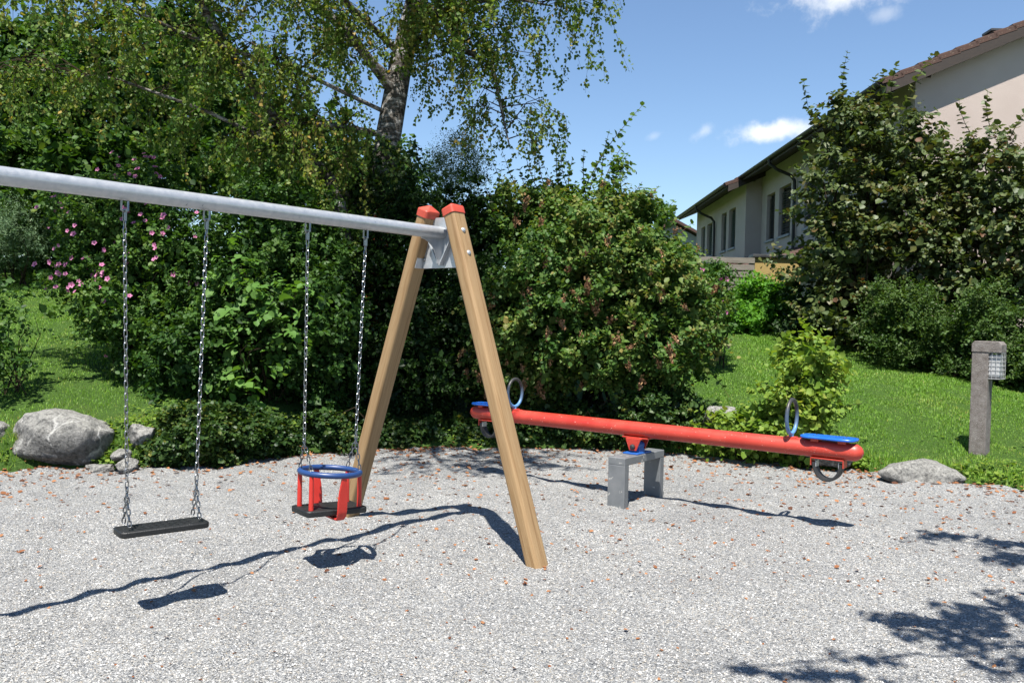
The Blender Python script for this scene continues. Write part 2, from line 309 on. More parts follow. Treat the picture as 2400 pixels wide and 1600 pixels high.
G = dict(
    maple=leafmat('maple_leaf', [(.012, .038, .008), (.026, .068, .012), (.045, .10, .02), (.085, .125, .028)]),
    birch=leafmat('birch_leaf', warm=(.98, 1.08, .9), cols=[(.045, .085, .016), (.075, .12, .024), (.12, .15, .034), (.16, .14, .04), (.27, .17, .05)], trans=.36),
    hib=leafmat('hibiscus_leaf', [(.018, .055, .012), (.038, .092, .02), (.06, .125, .03), (.10, .145, .05)]),
    mixed=leafmat('bramble_leaf', gain=0.82, cols=[(.014, .048, .011), (.03, .082, .018), (.052, .122, .026), (.08, .15, .038)]),
    sprout=leafmat('young_shrub_leaf', gain=0.92, cols=[(.06, .15, .034), (.085, .19, .048), (.115, .225, .062)], trans=.34),
    yew=leafmat('dark_evergreen_leaf', gain=0.62, cols=[(.008, .030, .007), (.016, .048, .010), (.028, .075, .016), (.06, .13, .025)]),
    big=leafmat('dogwood_leaf', [(.022, .062, .014), (.04, .092, .022), (.065, .122, .03), (.105, .135, .042), (.15, .135, .05)]),
    ivy=leafmat('ivy_leaf', gain=0.92, cols=[(.012, .038, .012), (.026, .064, .018), (.05, .10, .028), (.12, .135, .03)], rough=.45, spec=.25),
    hazel=leafmat('hazel_leaf', [(.075, .15, .025), (.105, .185, .034), (.145, .215, .045), (.20, .225, .06)], trans=.36),
    bright=leafmat('bright_shrub_leaf', [(.045, .14, .018), (.075, .20, .028), (.11, .26, .04)], trans=.36),
    copper=leafmat('purple_hazel_leaf', gain=0.85, cols=[(.036, .062, .022), (.055, .092, .032), (.078, .118, .042), (.09, .098, .034), (.10, .05, .024)], trans=.24, spec=.35, rough=.5),
    privet=leafmat('small_privet_leaf', gain=0.75, cols=[(.022, .06, .014), (.045, .10, .022), (.08, .15, .045), (.11, .17, .07)]),
    juniper=leafmat('juniper_needle', [(.045, .095, .055), (.075, .135, .08), (.11, .17, .10)], trans=.15),
    wispy=leafmat('feathery_leaf', [(.045, .085, .045), (.075, .12, .065), (.11, .155, .085)]),
    grass=leafmat('grass_blade', gain=1.2, cols=[(.06, .15, .014), (.09, .20, .022), (.125, .245, .036), (.18, .24, .06), (.28, .24, .09)], trans=.30, spec=.3, rough=.5),
    dry=leafmat('dry_fallen_leaf', warm=(1, 1, 1), gain=.68, cols=[(.24, .085, .035), (.38, .16, .065), (.46, .23, .11), (.32, .13, .055), (.12, .05, .028)], trans=.12, rough=.7, tcol=(1.2, .9, .7)),
    dryivy=leafmat('dead_ivy_leaf', warm=(1, 1, 1), gain=.75, cols=[(.20, .05, .02), (.32, .095, .04), (.14, .04, .02)], trans=.15, tcol=(1.2, .8, .6)),
    petal=leafmat('pink_petal', warm=(1, 1, 1), gain=.68, cols=[(.62, .20, .40), (.74, .32, .52)], trans=.3, tcol=(1.1, .8, 1.0)), pistil=leafmat('dark_pink_throat', warm=(1, 1, 1), gain=.8, cols=[(.42, .02, .10), (.5, .03, .14)], trans=.1, tcol=(1, 1, 1)),
    seed=leafmat('seed_head', warm=(1, 1, 1), gain=1.1, cols=[(.13, .065, .035), (.21, .115, .06), (.27, .17, .085)], trans=.12, tcol=(1, 1, 1)),
)

# ------------------------------------------------------------------ ground
EX = np.array([-60, -14, -9, -4.98, -4.7, -3.76, -2.74, -1.7, -.38, 1.27, 2.25, 3.35, 4.0, 4.86, 5.14, 8, 14, 60])
EY = np.array([2, 6.0, 7.5, 8.42, 8.65, 8.78, 9.5, 10.45, 10.69, 10.9, 10.38, 9.75, 9.5, 8.95, 8.6, 6.5, 3, -8.])
def edge(x): return np.interp(x, EX, EY)
_hn = sines(3, 9, .22); _hn2 = sines(4, 9, .9)
def hill(x, y):
    x = np.asarray(x, float); y = np.asarray(y, float); d = y - edge(x)
    lip = np.interp(x, [-6, -3, -1.5, 1.5, 3, 5], [.30, .30, .16, .22, .12, .08]); sl = np.interp(x, [-6, -3, 2, 4.5, 6.5, 7.5, 9], [.20, .19, .19, .185, .135, .105, .09])
    s = np.clip(d / .45, 0, 1); s = s * s * (3 - 2 * s)
    dd = np.where(d < 12, d, 12 + (d - 12) * .25); dd = np.where(d < 60, dd, 24 + (d - 60) * .02)
    p = np.stack([x, y, x * 0], -1)
    z = lip * s + sl * np.maximum(dd, 0) + (.05 * _hn(p) + .018 * _hn2(p)) * np.clip(d / 1.0, 0, 1)
    return np.where(d < 0, np.maximum(-.12, d * .5) - .03, z - .03 * (1 - s))
_gn = sines(11, 12, .7); _gn2 = sines(12, 12, 2.2); _gn3 = sines(13, 12, 5.0)
def gz(x, y):
    p = np.stack([np.asarray(x, float), np.asarray(y, float), np.asarray(x, float) * 0], -1)
    return .014 * _gn(p) + .020 * _gn2(p) + .007 * _gn3(p)
def grid(name, xs, ys, zf, mat):
    X, Y = np.meshgrid(xs, ys); Vv = np.stack([X, Y, zf(X, Y)], -1).reshape(-1, 3); nx = len(xs); ny = len(ys)
    i = (np.arange(ny - 1)[:, None] * nx + np.arange(nx - 1)[None]).ravel()
    return add(name, Vv, quads=np.stack([i, i + 1, i + nx + 1, i + nx], -1), mat=mat, smooth=True)
tag(grid('gravel_ground', np.arange(-7.6, 8.4, .045), np.arange(2.2, 11.6, .045), gz, M['gravel']), kind='structure')
yard = np.linspace(-40, 40, 2)
tag(grid('yard_ground', np.linspace(-40, 40, 9), np.linspace(-30, 12, 9), lambda X, Y: X * 0 - .045, M['gravel']), kind='structure')
xs = np.concatenate([np.linspace(-60, -9, 40)[:-1], np.arange(-9, 10, .12), np.linspace(10, 60, 40)]); ys = np.concatenate([np.linspace(-8, 4, 12)[:-1], np.arange(4, 22, .12), np.linspace(22, 160, 60)])
tag(grid('hillside', xs, ys, hill, M['soil']), kind='structure')
tag(grid('ground', np.linspace(-3000, 3000, 13), np.linspace(-3000, 3000, 13), lambda X, Y: X * 0 - .16, M['soil']), kind='structure')

# ------------------------------------------------------------------ foliage machinery
def leaf_arrays(P, ax, nr, sz, w, shape):
    """P, ax, nr (n,3), sz (n,) -> vertices, quads, tris"""
    ax = unit(ax); nr = unit(nr - ax * (nr * ax).sum(-1, keepdims=True)); sd_ = np.cross(ax, nr); n = len(P)
    if shape == 'oval': T = [(0, 0, 0), (.82 * w, .27, .16 * w), (.86 * w, .62, .13 * w), (0, 1, -.10), (-.86 * w, .62, .13 * w), (-.82 * w, .27, .16 * w)]
    elif shape == 'broad': T = [(0, 0, 0), (.95 * w, .18, .2 * w), (w, .66, .12 * w), (0, 1, -.14), (-w, .66, .12 * w), (-.95 * w, .18, .2 * w)]
    elif shape == 'diamond': T = [(0, 0, 0), (w, .38, .18 * w), (0, 1, -.06), (-w, .38, .18 * w)]
    T = np.array(T); k = len(T)
    Vv = (P[:, None] + sz[:, None, None] * (T[None, :, 0:1] * sd_[:, None] + T[None, :, 1:2] * ax[:, None] + T[None, :, 2:3] * nr[:, None])).reshape(-1, 3)
    b = (np.arange(n) * k)[:, None]
    if k == 6: return Vv, np.concatenate([b + np.array([0, 1, 2, 3]), b + np.array([0, 3, 4, 5])]), None, k
    return Vv, None, np.concatenate([b + np.array([0, 1, 2]), b + np.array([0, 2, 3])]), k
class Leaves:
    def __init__(s, seed): s.r = np.random.default_rng(seed); s.P = []; s.A = []; s.Nn = []; s.S = []; s.C = []; s.O = []; s.twigs = MB()
    def put(s, P, A, Nn, S, C, O): s.P.append(P); s.A.append(A); s.Nn.append(Nn); s.S.append(S); s.C.append(C); s.O.append(O)
    def sprigs(s, o, d, L, nl, size, droop=.15, up=.7, jit=.5, tint=None, outer=None, ratio=.25, opp=False):
        r = s.r; m = len(o); L = np.broadcast_to(L, (m,)); t = (np.arange(nl) + .6) / nl
        side = unit(np.cross(d, unit(r.normal(size=(m, 3))))); oth = np.cross(d, side)
        P = o[:, None] + d[:, None] * (L[:, None, None] * t[None, :, None]); P[..., 2] -= droop * L[:, None] * t[None] ** 2
        ang = (np.arange(nl) * (math.pi if opp else 2.4))[None] + r.normal(0, .5, (m, nl))
        lat = side[:, None] * np.cos(ang)[..., None] + oth[:, None] * np.sin(ang)[..., None]
        A = d[:, None] * .45 + lat + r.normal(0, jit * .5, (m, nl, 3)); A[..., 2] -= droop * 1.2
        Nn = V3(0, 0, up)[None, None] + d[:, None] * .35 + r.normal(0, jit, (m, nl, 3))
        if tint is None: tint = r.normal(0, .16, m)
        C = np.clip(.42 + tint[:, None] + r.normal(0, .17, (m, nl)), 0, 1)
        S_ = size * np.exp(r.normal(0, .26, m))[:, None] * r.uniform(.62, 1.15, (m, nl)) * (1 - .25 * t[None])
        O = np.repeat((np.ones(m) if outer is None else outer)[:, None], nl, 1)
        s.put(P.reshape(-1, 3), A.reshape(-1, 3), Nn.reshape(-1, 3), S_.ravel(), C.ravel(), O.ravel())
    def lobes(s, lob, n, size, L=.22, nl=8, thick=.35, gap=-.35, lump=.2, freq=1.1, inner=.22, droop=.15, up=.7, jit=.5, opp=False, low=.5, outw=.8, bough=None):
        r = s.r; lob = np.array(lob); C0 = lob[:, :3]; R = lob[:, 3:]
        wt = R[:, 0] * R[:, 2] + .5 * (R[:, 0] * R[:, 1] + R[:, 1] * R[:, 2]); wt = wt / wt.sum(); ns = max(1, n // nl); f1 = sines(int(r.integers(1e6)), 8, freq); f2 = sines(int(r.integers(1e6)), 8, freq * 1.6)
        idx = r.choice(len(lob), ns * 3, p=wt); d = unit(r.normal(size=(ns * 3, 3)))
        acc = np.where(d[:, 1] > .25, .38, 1.0) * np.where(d[:, 2] < -.45, low, 1.0); keep = r.random(ns * 3) < acc; idx = idx[keep]; d = d[keep]
        # boughs: shelves of sprigs standing proud of the shell, so tops catch the sun and undersides stay dark
        bs = bough or .30 * float(np.mean(R.min(1))); nb = max(6, int(4.2 * float((R[:, 0] * R[:, 2] * 3.0).sum()) / (bs * bs * 3.1)))
        bj = r.choice(len(lob), nb, p=wt); bd = unit(r.normal(size=(nb, 3)) + V3(0, -.35, .1)); bc = C0[bj] + bd * R[bj] * r.uniform(.72, 1.06, nb)[:, None] * (1 + lump * f1(C0[bj] + bd * R[bj]))[:, None]; br_ = bs * r.uniform(.55, 1.35, nb)
        rad = 1 - thick * r.random(len(idx)) ** 1.7; rad = np.where(r.random(len(idx)) < .3, rad * .86, rad); c = C0[idx] + d * R[idx] * rad[:, None] * (1 + lump * f1(C0[idx] + d * R[idx]))[:, None]
        ub = r.random(len(idx)) < .70; kb = r.choice(nb, len(idx), p=br_ ** 2 / (br_ ** 2).sum()); hd = unit(r.normal(size=(len(idx), 3)) + bd[kb] * .7 + V3(0, 0, .55)); hr = br_[kb] * (1 - .3 * r.random(len(idx)))
        c = np.where(ub[:, None], bc[kb] + hd * hr[:, None] * V3(1, 1, .62), c); idx = np.where(ub, bj[kb], idx); d = np.where(ub[:, None], unit(bd[kb] * .6 + hd), d)
        ok = f2(c) > gap
        for j in range(len(lob)):
            q = np.linalg.norm((c - C0[j]) / R[j], axis=1); ok &= ~((q < .62) & (idx != j))
        ok &= c[:, 2] > hill(c[:, 0], c[:, 1]) - .02
        c = c[ok][:ns]; d = d[ok][:ns]; idx = idx[ok][:ns]; rad = rad[ok][:ns]
        od = unit(d / R[idx]); dr = unit(od * outw + V3(0, 0, .35) + r.normal(0, .45, od.shape)); ft = sines(int(r.integers(1e6)), 6, .8)
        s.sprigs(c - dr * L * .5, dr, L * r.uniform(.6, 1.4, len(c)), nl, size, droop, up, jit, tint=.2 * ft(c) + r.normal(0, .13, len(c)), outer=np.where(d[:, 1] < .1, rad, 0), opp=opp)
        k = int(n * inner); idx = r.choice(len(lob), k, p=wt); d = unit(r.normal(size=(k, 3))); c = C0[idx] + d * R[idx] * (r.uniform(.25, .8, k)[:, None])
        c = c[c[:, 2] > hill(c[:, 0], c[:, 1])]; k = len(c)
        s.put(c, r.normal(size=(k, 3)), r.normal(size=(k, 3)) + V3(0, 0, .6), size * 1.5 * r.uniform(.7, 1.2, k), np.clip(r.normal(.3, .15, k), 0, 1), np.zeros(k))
    def build(s, parent, mat, name='foliage', w=.42, shape='oval', single=0, sname='leaf'):
        P, A, Nn, S_, C, O = [np.concatenate(x) for x in (s.P, s.A, s.Nn, s.S, s.C, s.O)]
        if single:
            cand = np.where(O > .8)[0]; sc = S_[cand] / np.linalg.norm(P[cand] - V3(0, 0, 1.6), axis=1) * s.r.uniform(.75, 1.0, len(cand)); pick = cand[np.argsort(-sc)[:single]]
            base = rootloc(parent); mes = []
            for q in range(5):
                Vv, qd, tr, k = leaf_arrays(np.zeros((1, 3)), V3(0, 1, 0)[None], V3(0, 0, 1)[None], np.ones(1), w * (.9 + .05 * q), shape)
                mes.append(mesh_np(sname, Vv, qd, tr, mat, attrs={'rnd': np.full(len(Vv), .1 + .2 * q)}))
            for i in pick:
                a = unit(A[i]); nn = unit(Nn[i] - a * np.dot(Nn[i], a)); x = np.cross(a, nn); z = S_[i]; p = P[i] - base
                o = link(sname, mes[min(4, int(C[i] * 5))], parent)
                o.matrix_local = Matrix(((x[0] * z, a[0] * z, nn[0] * z, p[0]), (x[1] * z, a[1] * z, nn[1] * z, p[1]), (x[2] * z, a[2] * z, nn[2] * z, p[2]), (0, 0, 0, 1)))
            ms = np.ones(len(P), bool); ms[pick] = False; P, A, Nn, S_, C = P[ms], A[ms], Nn[ms], S_[ms], C[ms]
        Vv, qd, tr, k = leaf_arrays(P, A, Nn, S_, w, shape)
        o = add(name, Vv, qd, tr, mat, parent, attrs={'rnd': np.repeat(C, k)}); tag(o, kind='stuff')
        return o
def stems(parent, base, lob, rad, mat, seed, per=3, name='stems', reach=.75):
    r = np.random.default_rng(seed); b = MB()
    for l in lob:
        l = np.array(l)
        for _ in range(per):
            st = np.array(base) + np.array([r.normal(0, .12), r.normal(0, .08), 0]); st[2] = float(hill(st[0], st[1])) - .05; st[2] = min(st[2], base[2])
            en = l[:3] + unit(r.normal(size=3) + V3(0, -.3, .8)) * l[3:] * reach; mid = (st + en) / 2 + r.normal(0, .12, 3) + V3(0, 0, .12); q = (mid + en) / 2 + r.normal(0, .06, 3)
            b.tube([st, mid, q, en], [rad, rad * .7, rad * .45, rad * .2], 5)
    return b.build(name, mat, parent, smooth=60)
def shrub(name, label, cat, lob, leaf, n, size, seed, base=None, w=.42, shape='oval', stemr=.02, per=3, single=0, group=None, stemmat='stem', extra=None, **k):
    lob = [tuple(map(float, l)) for l in lob]
    if base is None:
        bx = np.mean([l[0] for l in lob]); by = np.mean([l[1] for l in lob]) + .1; base = (bx, by)
    b3 = (base[0], base[1], float(hill(base[0], base[1])))
    t = thing(name, b3, label, cat, group); L = Leaves(seed); L.lobes(lob, n, size, **k)
    if extra: extra(L, t)
    L.build(t, G[leaf], w=w, shape=shape, single=single); stems(t, (b3[0], b3[1], b3[2] - .05), lob, stemr, M[stemmat], seed + 1, per)
    return t
def shoot(L, b, p0, p1, nl, size, bend=.08, r0=.008, up=.4):
    """a long upright shoot with leaf pairs"""
    p0 = np.array(p0, float); p1 = np.array(p1, float); d = p1 - p0; ln = np.linalg.norm(d); side = unit(np.cross(d, V3(0, 1, .2))); pts = []
    for i in range(6): t = i / 5; pts.append(p0 + d * t + side * bend * ln * math.sin(t * 3.1))
    b.tube(pts, [r0 * (1 - .75 * i / 5) for i in range(6)], 4); r = L.r
    for i in range(nl):
        t = .12 + .88 * (i + .5) / nl; x = t * 5; j = min(4, int(x)); p = pts[j] + (pts[j + 1] - pts[j]) * (x - j); ax = unit(pts[j + 1] - pts[j]); a = r.uniform(0, 6.28) if i % 2 else i * 1.57
        lat = unit(np.cross(ax, V3(math.cos(a), math.sin(a), .1)))
        for sg in (-1, 1):
            A = ax * .45 + lat * sg + V3(0, 0, -.25) + r.normal(0, .3, 3)
            L.put(p[None], A[None], (V3(0, -.45, .8) + ax * up + r.normal(0, .5, 3))[None], np.array([size * (1.15 - .45 * t) * r.uniform(.8, 1.1)]), np.array([np.clip(r.normal(.4, .15), 0, 1)]), np.array([1.0]))

LB = dict(
  maple=[(-10.79,20.00,6.61,1.71,2.50,1.81),(-8.15,19.00,6.03,1.63,2.50,1.82),(-10.51,18.00,4.57,1.27,2.00,1.54),(-6.00,18.00,5.12,1.54,2.20,1.63),(-8.37,17.50,4.18,1.32,2.00,1.15),(-7.70,20.00,7.87,1.21,1.50,0.70),(-9.2,18,3.3,1.9,1.8,1.1)],
  backtree=[(-3.97,16.00,4.20,1.53,1.80,1.21),(-2.36,15.50,3.84,1.01,1.40,0.86),(-3.4,15.6,2.7,1.8,1.2,1.1)],
  hibiscus=[(-5.17,11.30,2.48,0.68,0.70,0.85),(-5.62,11.40,2.82,0.40,0.50,0.46),(-4.45,11.20,2.26,0.56,0.60,0.73),(-4.97,11.60,3.26,0.55,0.50,0.35),(-5.47,11.00,1.95,0.39,0.45,0.39),(-4.81,10.90,1.58,0.60,0.60,0.66)],
  mixed=[(-3.2,11.40,2.31,1.09,0.80,1.09),(-3.1,10.80,1.25,1.02,0.70,0.86),(-3.85,10.45,1.06,0.62,0.60,0.66),(-2.4,10.75,1.35,0.53,0.60,1.0)],
  sprout=[(-3.34,10.40,1.93,0.43,0.35,0.48),(-2.63,10.25,1.62,0.48,0.35,0.48),(-2.95,10.1,1.06,0.42,0.3,0.31)],
  yew=[(-1.33,11.90,2.16,0.78,0.80,1.40),(-0.55,12.20,2.69,0.56,0.70,0.80),(-1.22,11.40,1.0,0.87,0.70,0.70),(-0.32,11.50,1.25,0.63,0.70,1.05)],
  bigbush=[(1.12,11.60,2.20,1.13,1.10,1.21),(2.02,11.40,1.74,0.63,0.80,1.00),(0.48,11.25,1.72,0.86,0.80,1.06),(1.42,12.10,2.93,0.58,0.70,0.45),(0.36,12.30,3.0,0.66,0.70,0.52),(1.39,11.10,1.24,1.06,0.70,0.48),(0.03,11.25,1.05,0.67,0.60,0.50)],
  wispy=[(-0.95,13.20,3.73,0.47,0.60,0.60)],
  ivyA=[(-3.30,9.35,0.30,0.56,0.50,0.32),(-2.86,9.75,0.20,0.43,0.40,0.27),(-3.55,9.05,0.15,0.27,0.30,0.18)],
  ivyB=[(-2.32,10.30,0.20,0.56,0.30,0.28),(-1.63,10.85,0.12,0.59,0.30,0.24),(-0.84,11.10,0.12,0.61,0.30,0.25)],
  ivyC=[(0.05,11.10,0.20,0.50,0.35,0.28),(1.06,11.15,0.22,0.73,0.40,0.25),(1.91,10.90,0.49,0.60,0.50,0.36),(0.73,11.30,0.33,0.68,0.40,0.28)],
  hazel=[(3.35,9.85,1.11,0.34,0.35,0.44),(3.28,9.80,0.63,0.43,0.35,0.39)],
  lowhazel=[(2.67,10.20,0.30,0.55,0.28,0.26),(3.10,9.90,0.32,0.43,0.24,0.25)],
  bright=[(5.05,17.50,2.05,0.66,0.60,0.50),(4.47,17.00,1.70,0.43,0.40,0.30)],
  rose=[(3.15,14.00,2.20,0.35,0.50,0.42),(3.14,13.50,1.68,0.27,0.40,0.34)],
  copper1=[(6.15,16.00,4.10,0.97,1.00,1.05),(6.95,16.10,4.95,0.85,.8,0.80),(6.10,15.80,3.05,1.03,0.90,0.72),(7.11,15.80,3.62,0.95,1.00,1.11),(6.30,16.30,5.33,0.66,0.60,0.57),(6.13,15.60,2.01,1.02,0.70,0.63)],
  copper2=[(8.30,15.00,4.25,0.75,0.80,0.80),(8.23,14.80,3.23,0.82,0.90,0.97),(7.80,15.30,3.81,0.62,0.70,0.85),(8.07,15.00,2.42,0.98,0.70,0.60),(9.0,14.9,3.9,.65,.8,.9),(9.2,14.7,2.8,.7,.8,.9),(7.55,15.2,2.9,.6,.6,.7)],
  privet=[(6.50,14.40,1.64,0.65,0.60,0.75),(6.93,13.90,1.26,0.55,0.50,0.65),(7.39,13.50,1.36,0.60,0.60,0.90),(7.85,13.00,1.06,0.62,0.60,0.85)],
  juniper=[(-9.17,16.00,2.80,0.60,0.80,0.60),(-9.73,16.00,2.95,0.48,0.60,0.56)],
  twiggy=[(-5.72,9.90,1.45,0.30,0.40,0.45),(-5.64,9.60,1.02,0.29,0.40,0.29)],
)

# ------------------------------------------------------------------ houses
GX, GY = 7.25, 21.0; HA = V3(.0194, .9998, 0); HB = V3(.9998, -.0194, 0)
def H(v, u, z): return V3(GX, GY, 0) + HB * v + HA * u + V3(0, 0, z)
Z3 = V3(0, 0, 1)
def hbox(b, v0, v1, u0, u1, z0, z1): return b.box(H((v0 + v1) / 2, (u0 + u1) / 2, (z0 + z1) / 2), HB * (v1 - v0) / 2, HA * (u1 - u0) / 2, Z3 * (z1 - z0) / 2)
PIT = .436
def house(label, vg, ug0, ug1, vw, uw0, uw1, zg, wins, vridge, shutmat, verge=True, pipes=(), zb=.6):
    """vg gutter line, vw wall line, u along the row, zg gutter height"""
    t = thing('row_house', H(vw, uw0, zb), label, 'house', 'terraced houses on the slope')
    def zr(v): return zg + PIT * (v - vg)
    vb = 2 * vridge - vw
    # facade with real window openings
    fb = MB(); us = sorted(wins, key=lambda w: w[0]); cur = uw0
    zt = zr(vw) - .12
    for (u0, u1, z0, z1) in us:
        hbox(fb, vw, vw + .3, cur, u0, zb, zt); hbox(fb, vw, vw + .3, u0, u1, zb, z0); hbox(fb, vw, vw + .3, u0, u1, z1, zt); cur = u1
    hbox(fb, vw, vw + .3, cur, uw1, zb, zt); fb.build('facade_wall', M['stucco'], t)
    # gable ends
    for k, (ua, ub) in enumerate(((uw0, uw0 + .3), (uw1 - .3, uw1))):
        g = MB(); pl = [(vw + .3, zb), (vb, zb), (vb, zr(vw) - .1), (vridge, zr(vridge) - .1), (vw + .3, zr(vw + .3) - .1)]
        g.prism(pl, H(0, (ua + ub) / 2, 0), HB, Z3, HA * (ub - ua) / 2); g.build('gable_wall', M['stucco'], t)
    # roof slabs, soffit, barge board, tiles on the verge
    rf = MB(); um = (ug0 + ug1) / 2; hu = (ug1 - ug0) / 2
    rf.prism([(vg, zg - .10), (vridge, zr(vridge) - .10), (vridge, zr(vridge) + .03), (vg, zg + .03)], H(0, um, 0), HB, Z3, HA * hu)
    rf.prism([(2 * vridge - vg, zg - .10), (2 * vridge - vg, zg + .03), (vridge + .004, zr(vridge) + .03), (vridge + .004, zr(vridge) - .10)], H(0, um, 0), HB, Z3, HA * hu)
    roof = rf.build('roof', M['darkwood'], t)
    bb = MB(); bb.prism([(vg + .05, zg - .20), (vridge, zr(vridge) - .22), (vridge, zr(vridge) + .045), (vg + .05, zg + .06)], H(0, ug0 - .02, 0), HB, Z3, HA * .02); bb.build('barge_board', M['darkwood'], t)
    # plain roof covering away from the verge, and each verge tile as its own piece
    step = .36; sl = math.sqrt(1 + PIT * PIT); nst = int((vridge - vg) / step) + 1
    cv = MB(); dv = (HB + Z3 * PIT) / sl; nv = (Z3 - HB * PIT) / sl
    for i in range(nst):
        v = vg - .04 + i * step; c = H(v + step / 2, um + .12, zr(v + step / 2) + .075)
        cv.box(c, dv * step * .53 * sl + nv * -.012, HA * (hu - .16), nv * .016)
    cvo = cv.build('tile_courses', M['tile'], roof)
    tm = None
    for i in range(nst):
        v = vg - .04 + i * step; c = H(v + step / 2, ug0 + .09, zr(v + step / 2) + .088)
        if tm is None:
            b = MB(); d2 = dv * step * .56 * sl - nv * .016; b.box(c, d2, HA * .13, nv * .017); b.box(c - HA * .125 - nv * .05, d2, HA * .011, nv * .05)
            b.box(c - d2 * .93 - nv * .035, dv * .012, HA * .12, nv * .03)
            o = b.build('verge_tile', M['tile'], roof, bevel=.005); tm = o; c0 = c
        else:
            o = tm.copy(); COL.objects.link(o); o.parent = roof; o.location = Vector(c - c0) + Vector((0, 0, random.uniform(-.006, .006)))
    # gutter and down pipes
    gb = MB(); arc = [(-math.cos(a) * .075, -math.sin(a) * .075) for a in np.linspace(0, math.pi, 9)]; arc += [(x * .9, y * .9) for x, y in reversed(arc)]
    gb.prism(arc, H(vg - .07, um, zg + .03), HB, Z3, HA * (hu + .03)); gt = gb.build('gutter', M['gutter'], t, smooth=40)
    for up in pipes:
        pb = MB(); pb.tube([H(vg - .07, up, zg - .03), H(vg - .06, up, zg - .16), H(vg + .15, up, zg - .32), H(vw - .2, up, zg - .48), H(vw - .09, up, zg - .62), H(vw - .08, up, zg - .9), H(vw - .08, up, zb + .05)], .048, 10); pb.build('downpipe', M['gutter'], t, smooth=50)
    for (u0, u1, z0, z1) in us:
        fr = MB(); hbox(fr, vw + .14, vw + .20, u0, u0 + .05, z0, z1); hbox(fr, vw + .14, vw + .20, u1 - .05, u1, z0, z1); hbox(fr, vw + .141, vw + .199, u0 + .05, u1 - .05, z1 - .05, z1); hbox(fr, vw + .141, vw + .199, u0 + .05, u1 - .05, z0, z0 + .05)
        f = fr.build('window', M['gutter'], t)
        sb = MB(); nsl = int((z1 - z0 - .08) / .075)
        for i in range(nsl):
            sb.box(H(vw + .10, (u0 + u1) / 2, z0 + .06 + .075 * i), HB * .022 + Z3 * .028, HA * ((u1 - u0) / 2 - .025), Z3 * .006 - HB * .004)
        sb.build('shutter', M[shutmat], f)
        si = MB(); hbox(si, vw - .06, vw + .10, u0 - .04, u1 + .04, z0 - .07, z0 - .001); si.build('window_sill', M['sill'], f, bevel=.006)
    return t
nearH = house('pinkish stucco terraced house with sunlit gable behind the purple leaved shrubs', 0, -3.9, 7.35, .75, -3.62, 7.7, 6.40, [(4.5, 5.7, 4.33, 5.82), (6.15, 7.05, 4.33, 5.80), (2.2, 3.2, 4.33, 5.82)], 6.4, 'shutterdark', pipes=(3.9,))
farH = house('shaded terraced house with dark green shutters and a bent downpipe, farther along the row', -.5, 7.36, 16.4, .23, 7.705, 16.1, 6.15, [(9.1, 10.1, 4.31, 5.7), (10.5, 11.3, 4.31, 5.7), (12.9, 13.9, 4.31, 5.6), (14.3, 15.1, 4.31, 5.6)], 5.9, 'shutter', pipes=(12.2,))
for root, v, u, z, w in ((nearH, 3.6, -1.2, 0, .2), (farH, 3.4, 9.3, 0, .3), (farH, 3.4, 13.2, 0, .3)):
    vg, zg = (0, 6.4) if root is nearH else (-.5, 6.15); zz = zg + PIT * (v - vg); b = MB(); hbox(b, v - w, v + w, u - w * .8, u + w * .8, zz - .3, zz + (.34 if root is nearH else .62)); hbox(b, v - w - .05, v + w + .05, u - w * .8 - .05, u + w * .8 + .05, *((zz + .341, zz + .40) if root is nearH else (zz + .621, zz + .70)))
    b.build('chimney', M['metalgrey'], root, bevel=.01)
# lean-to tiled roof over the ground floor of both houses
for root, u0, u1, vw in ((nearH, -3.0, 7.68, .75), (farH, 7.75, 15.9, .23)):
    b = MB(); b.prism([(vw - 1.0, 3.30), (vw - .004, 3.72), (vw - .004, 3.80), (vw - 1.05, 3.36)], H(0, (u0 + u1) / 2, 0), HB, Z3, HA * (u1 - u0) / 2)
    n = int((u1 - u0) / .24)
    for i in range(n):
        u = u0 + (i + .5) * (u1 - u0) / n; b.tube([H(vw - 1.07, u, 3.37), H(vw - .03, u, 3.81)], .06, 6)
    b.build('lean_to_roof', M['tile'], root, smooth=40)
t = thing('far_house', (8.2, 46, 1.6), 'white gabled house with a red tiled roof far beyond the row houses', 'house')
b = MB(); b.prism([(6.6, .5), (9.9, .5), (9.9, 5.9), (8.25, 6.75), (6.6, 5.9)], (0, 48, 0), (1, 0, 0), (0, 0, 1), (0, 3, 0)); b.build('wall', M['stuccowhite'], t)
b = MB(); b.prism([(6.1, 5.72), (8.25, 6.83), (10.4, 5.72), (10.4, 5.86), (8.25, 6.99), (6.1, 5.86)], (0, 48, 0), (1, 0, 0), (0, 0, 1), (0, 3.5, 0)); b.build('roof', M['tile'], t)
b = MB(); b.abox(8.0, 8.9, 44.96, 44.995, 4.1, 5.3); b.build('window', M['shutterdark'], t)

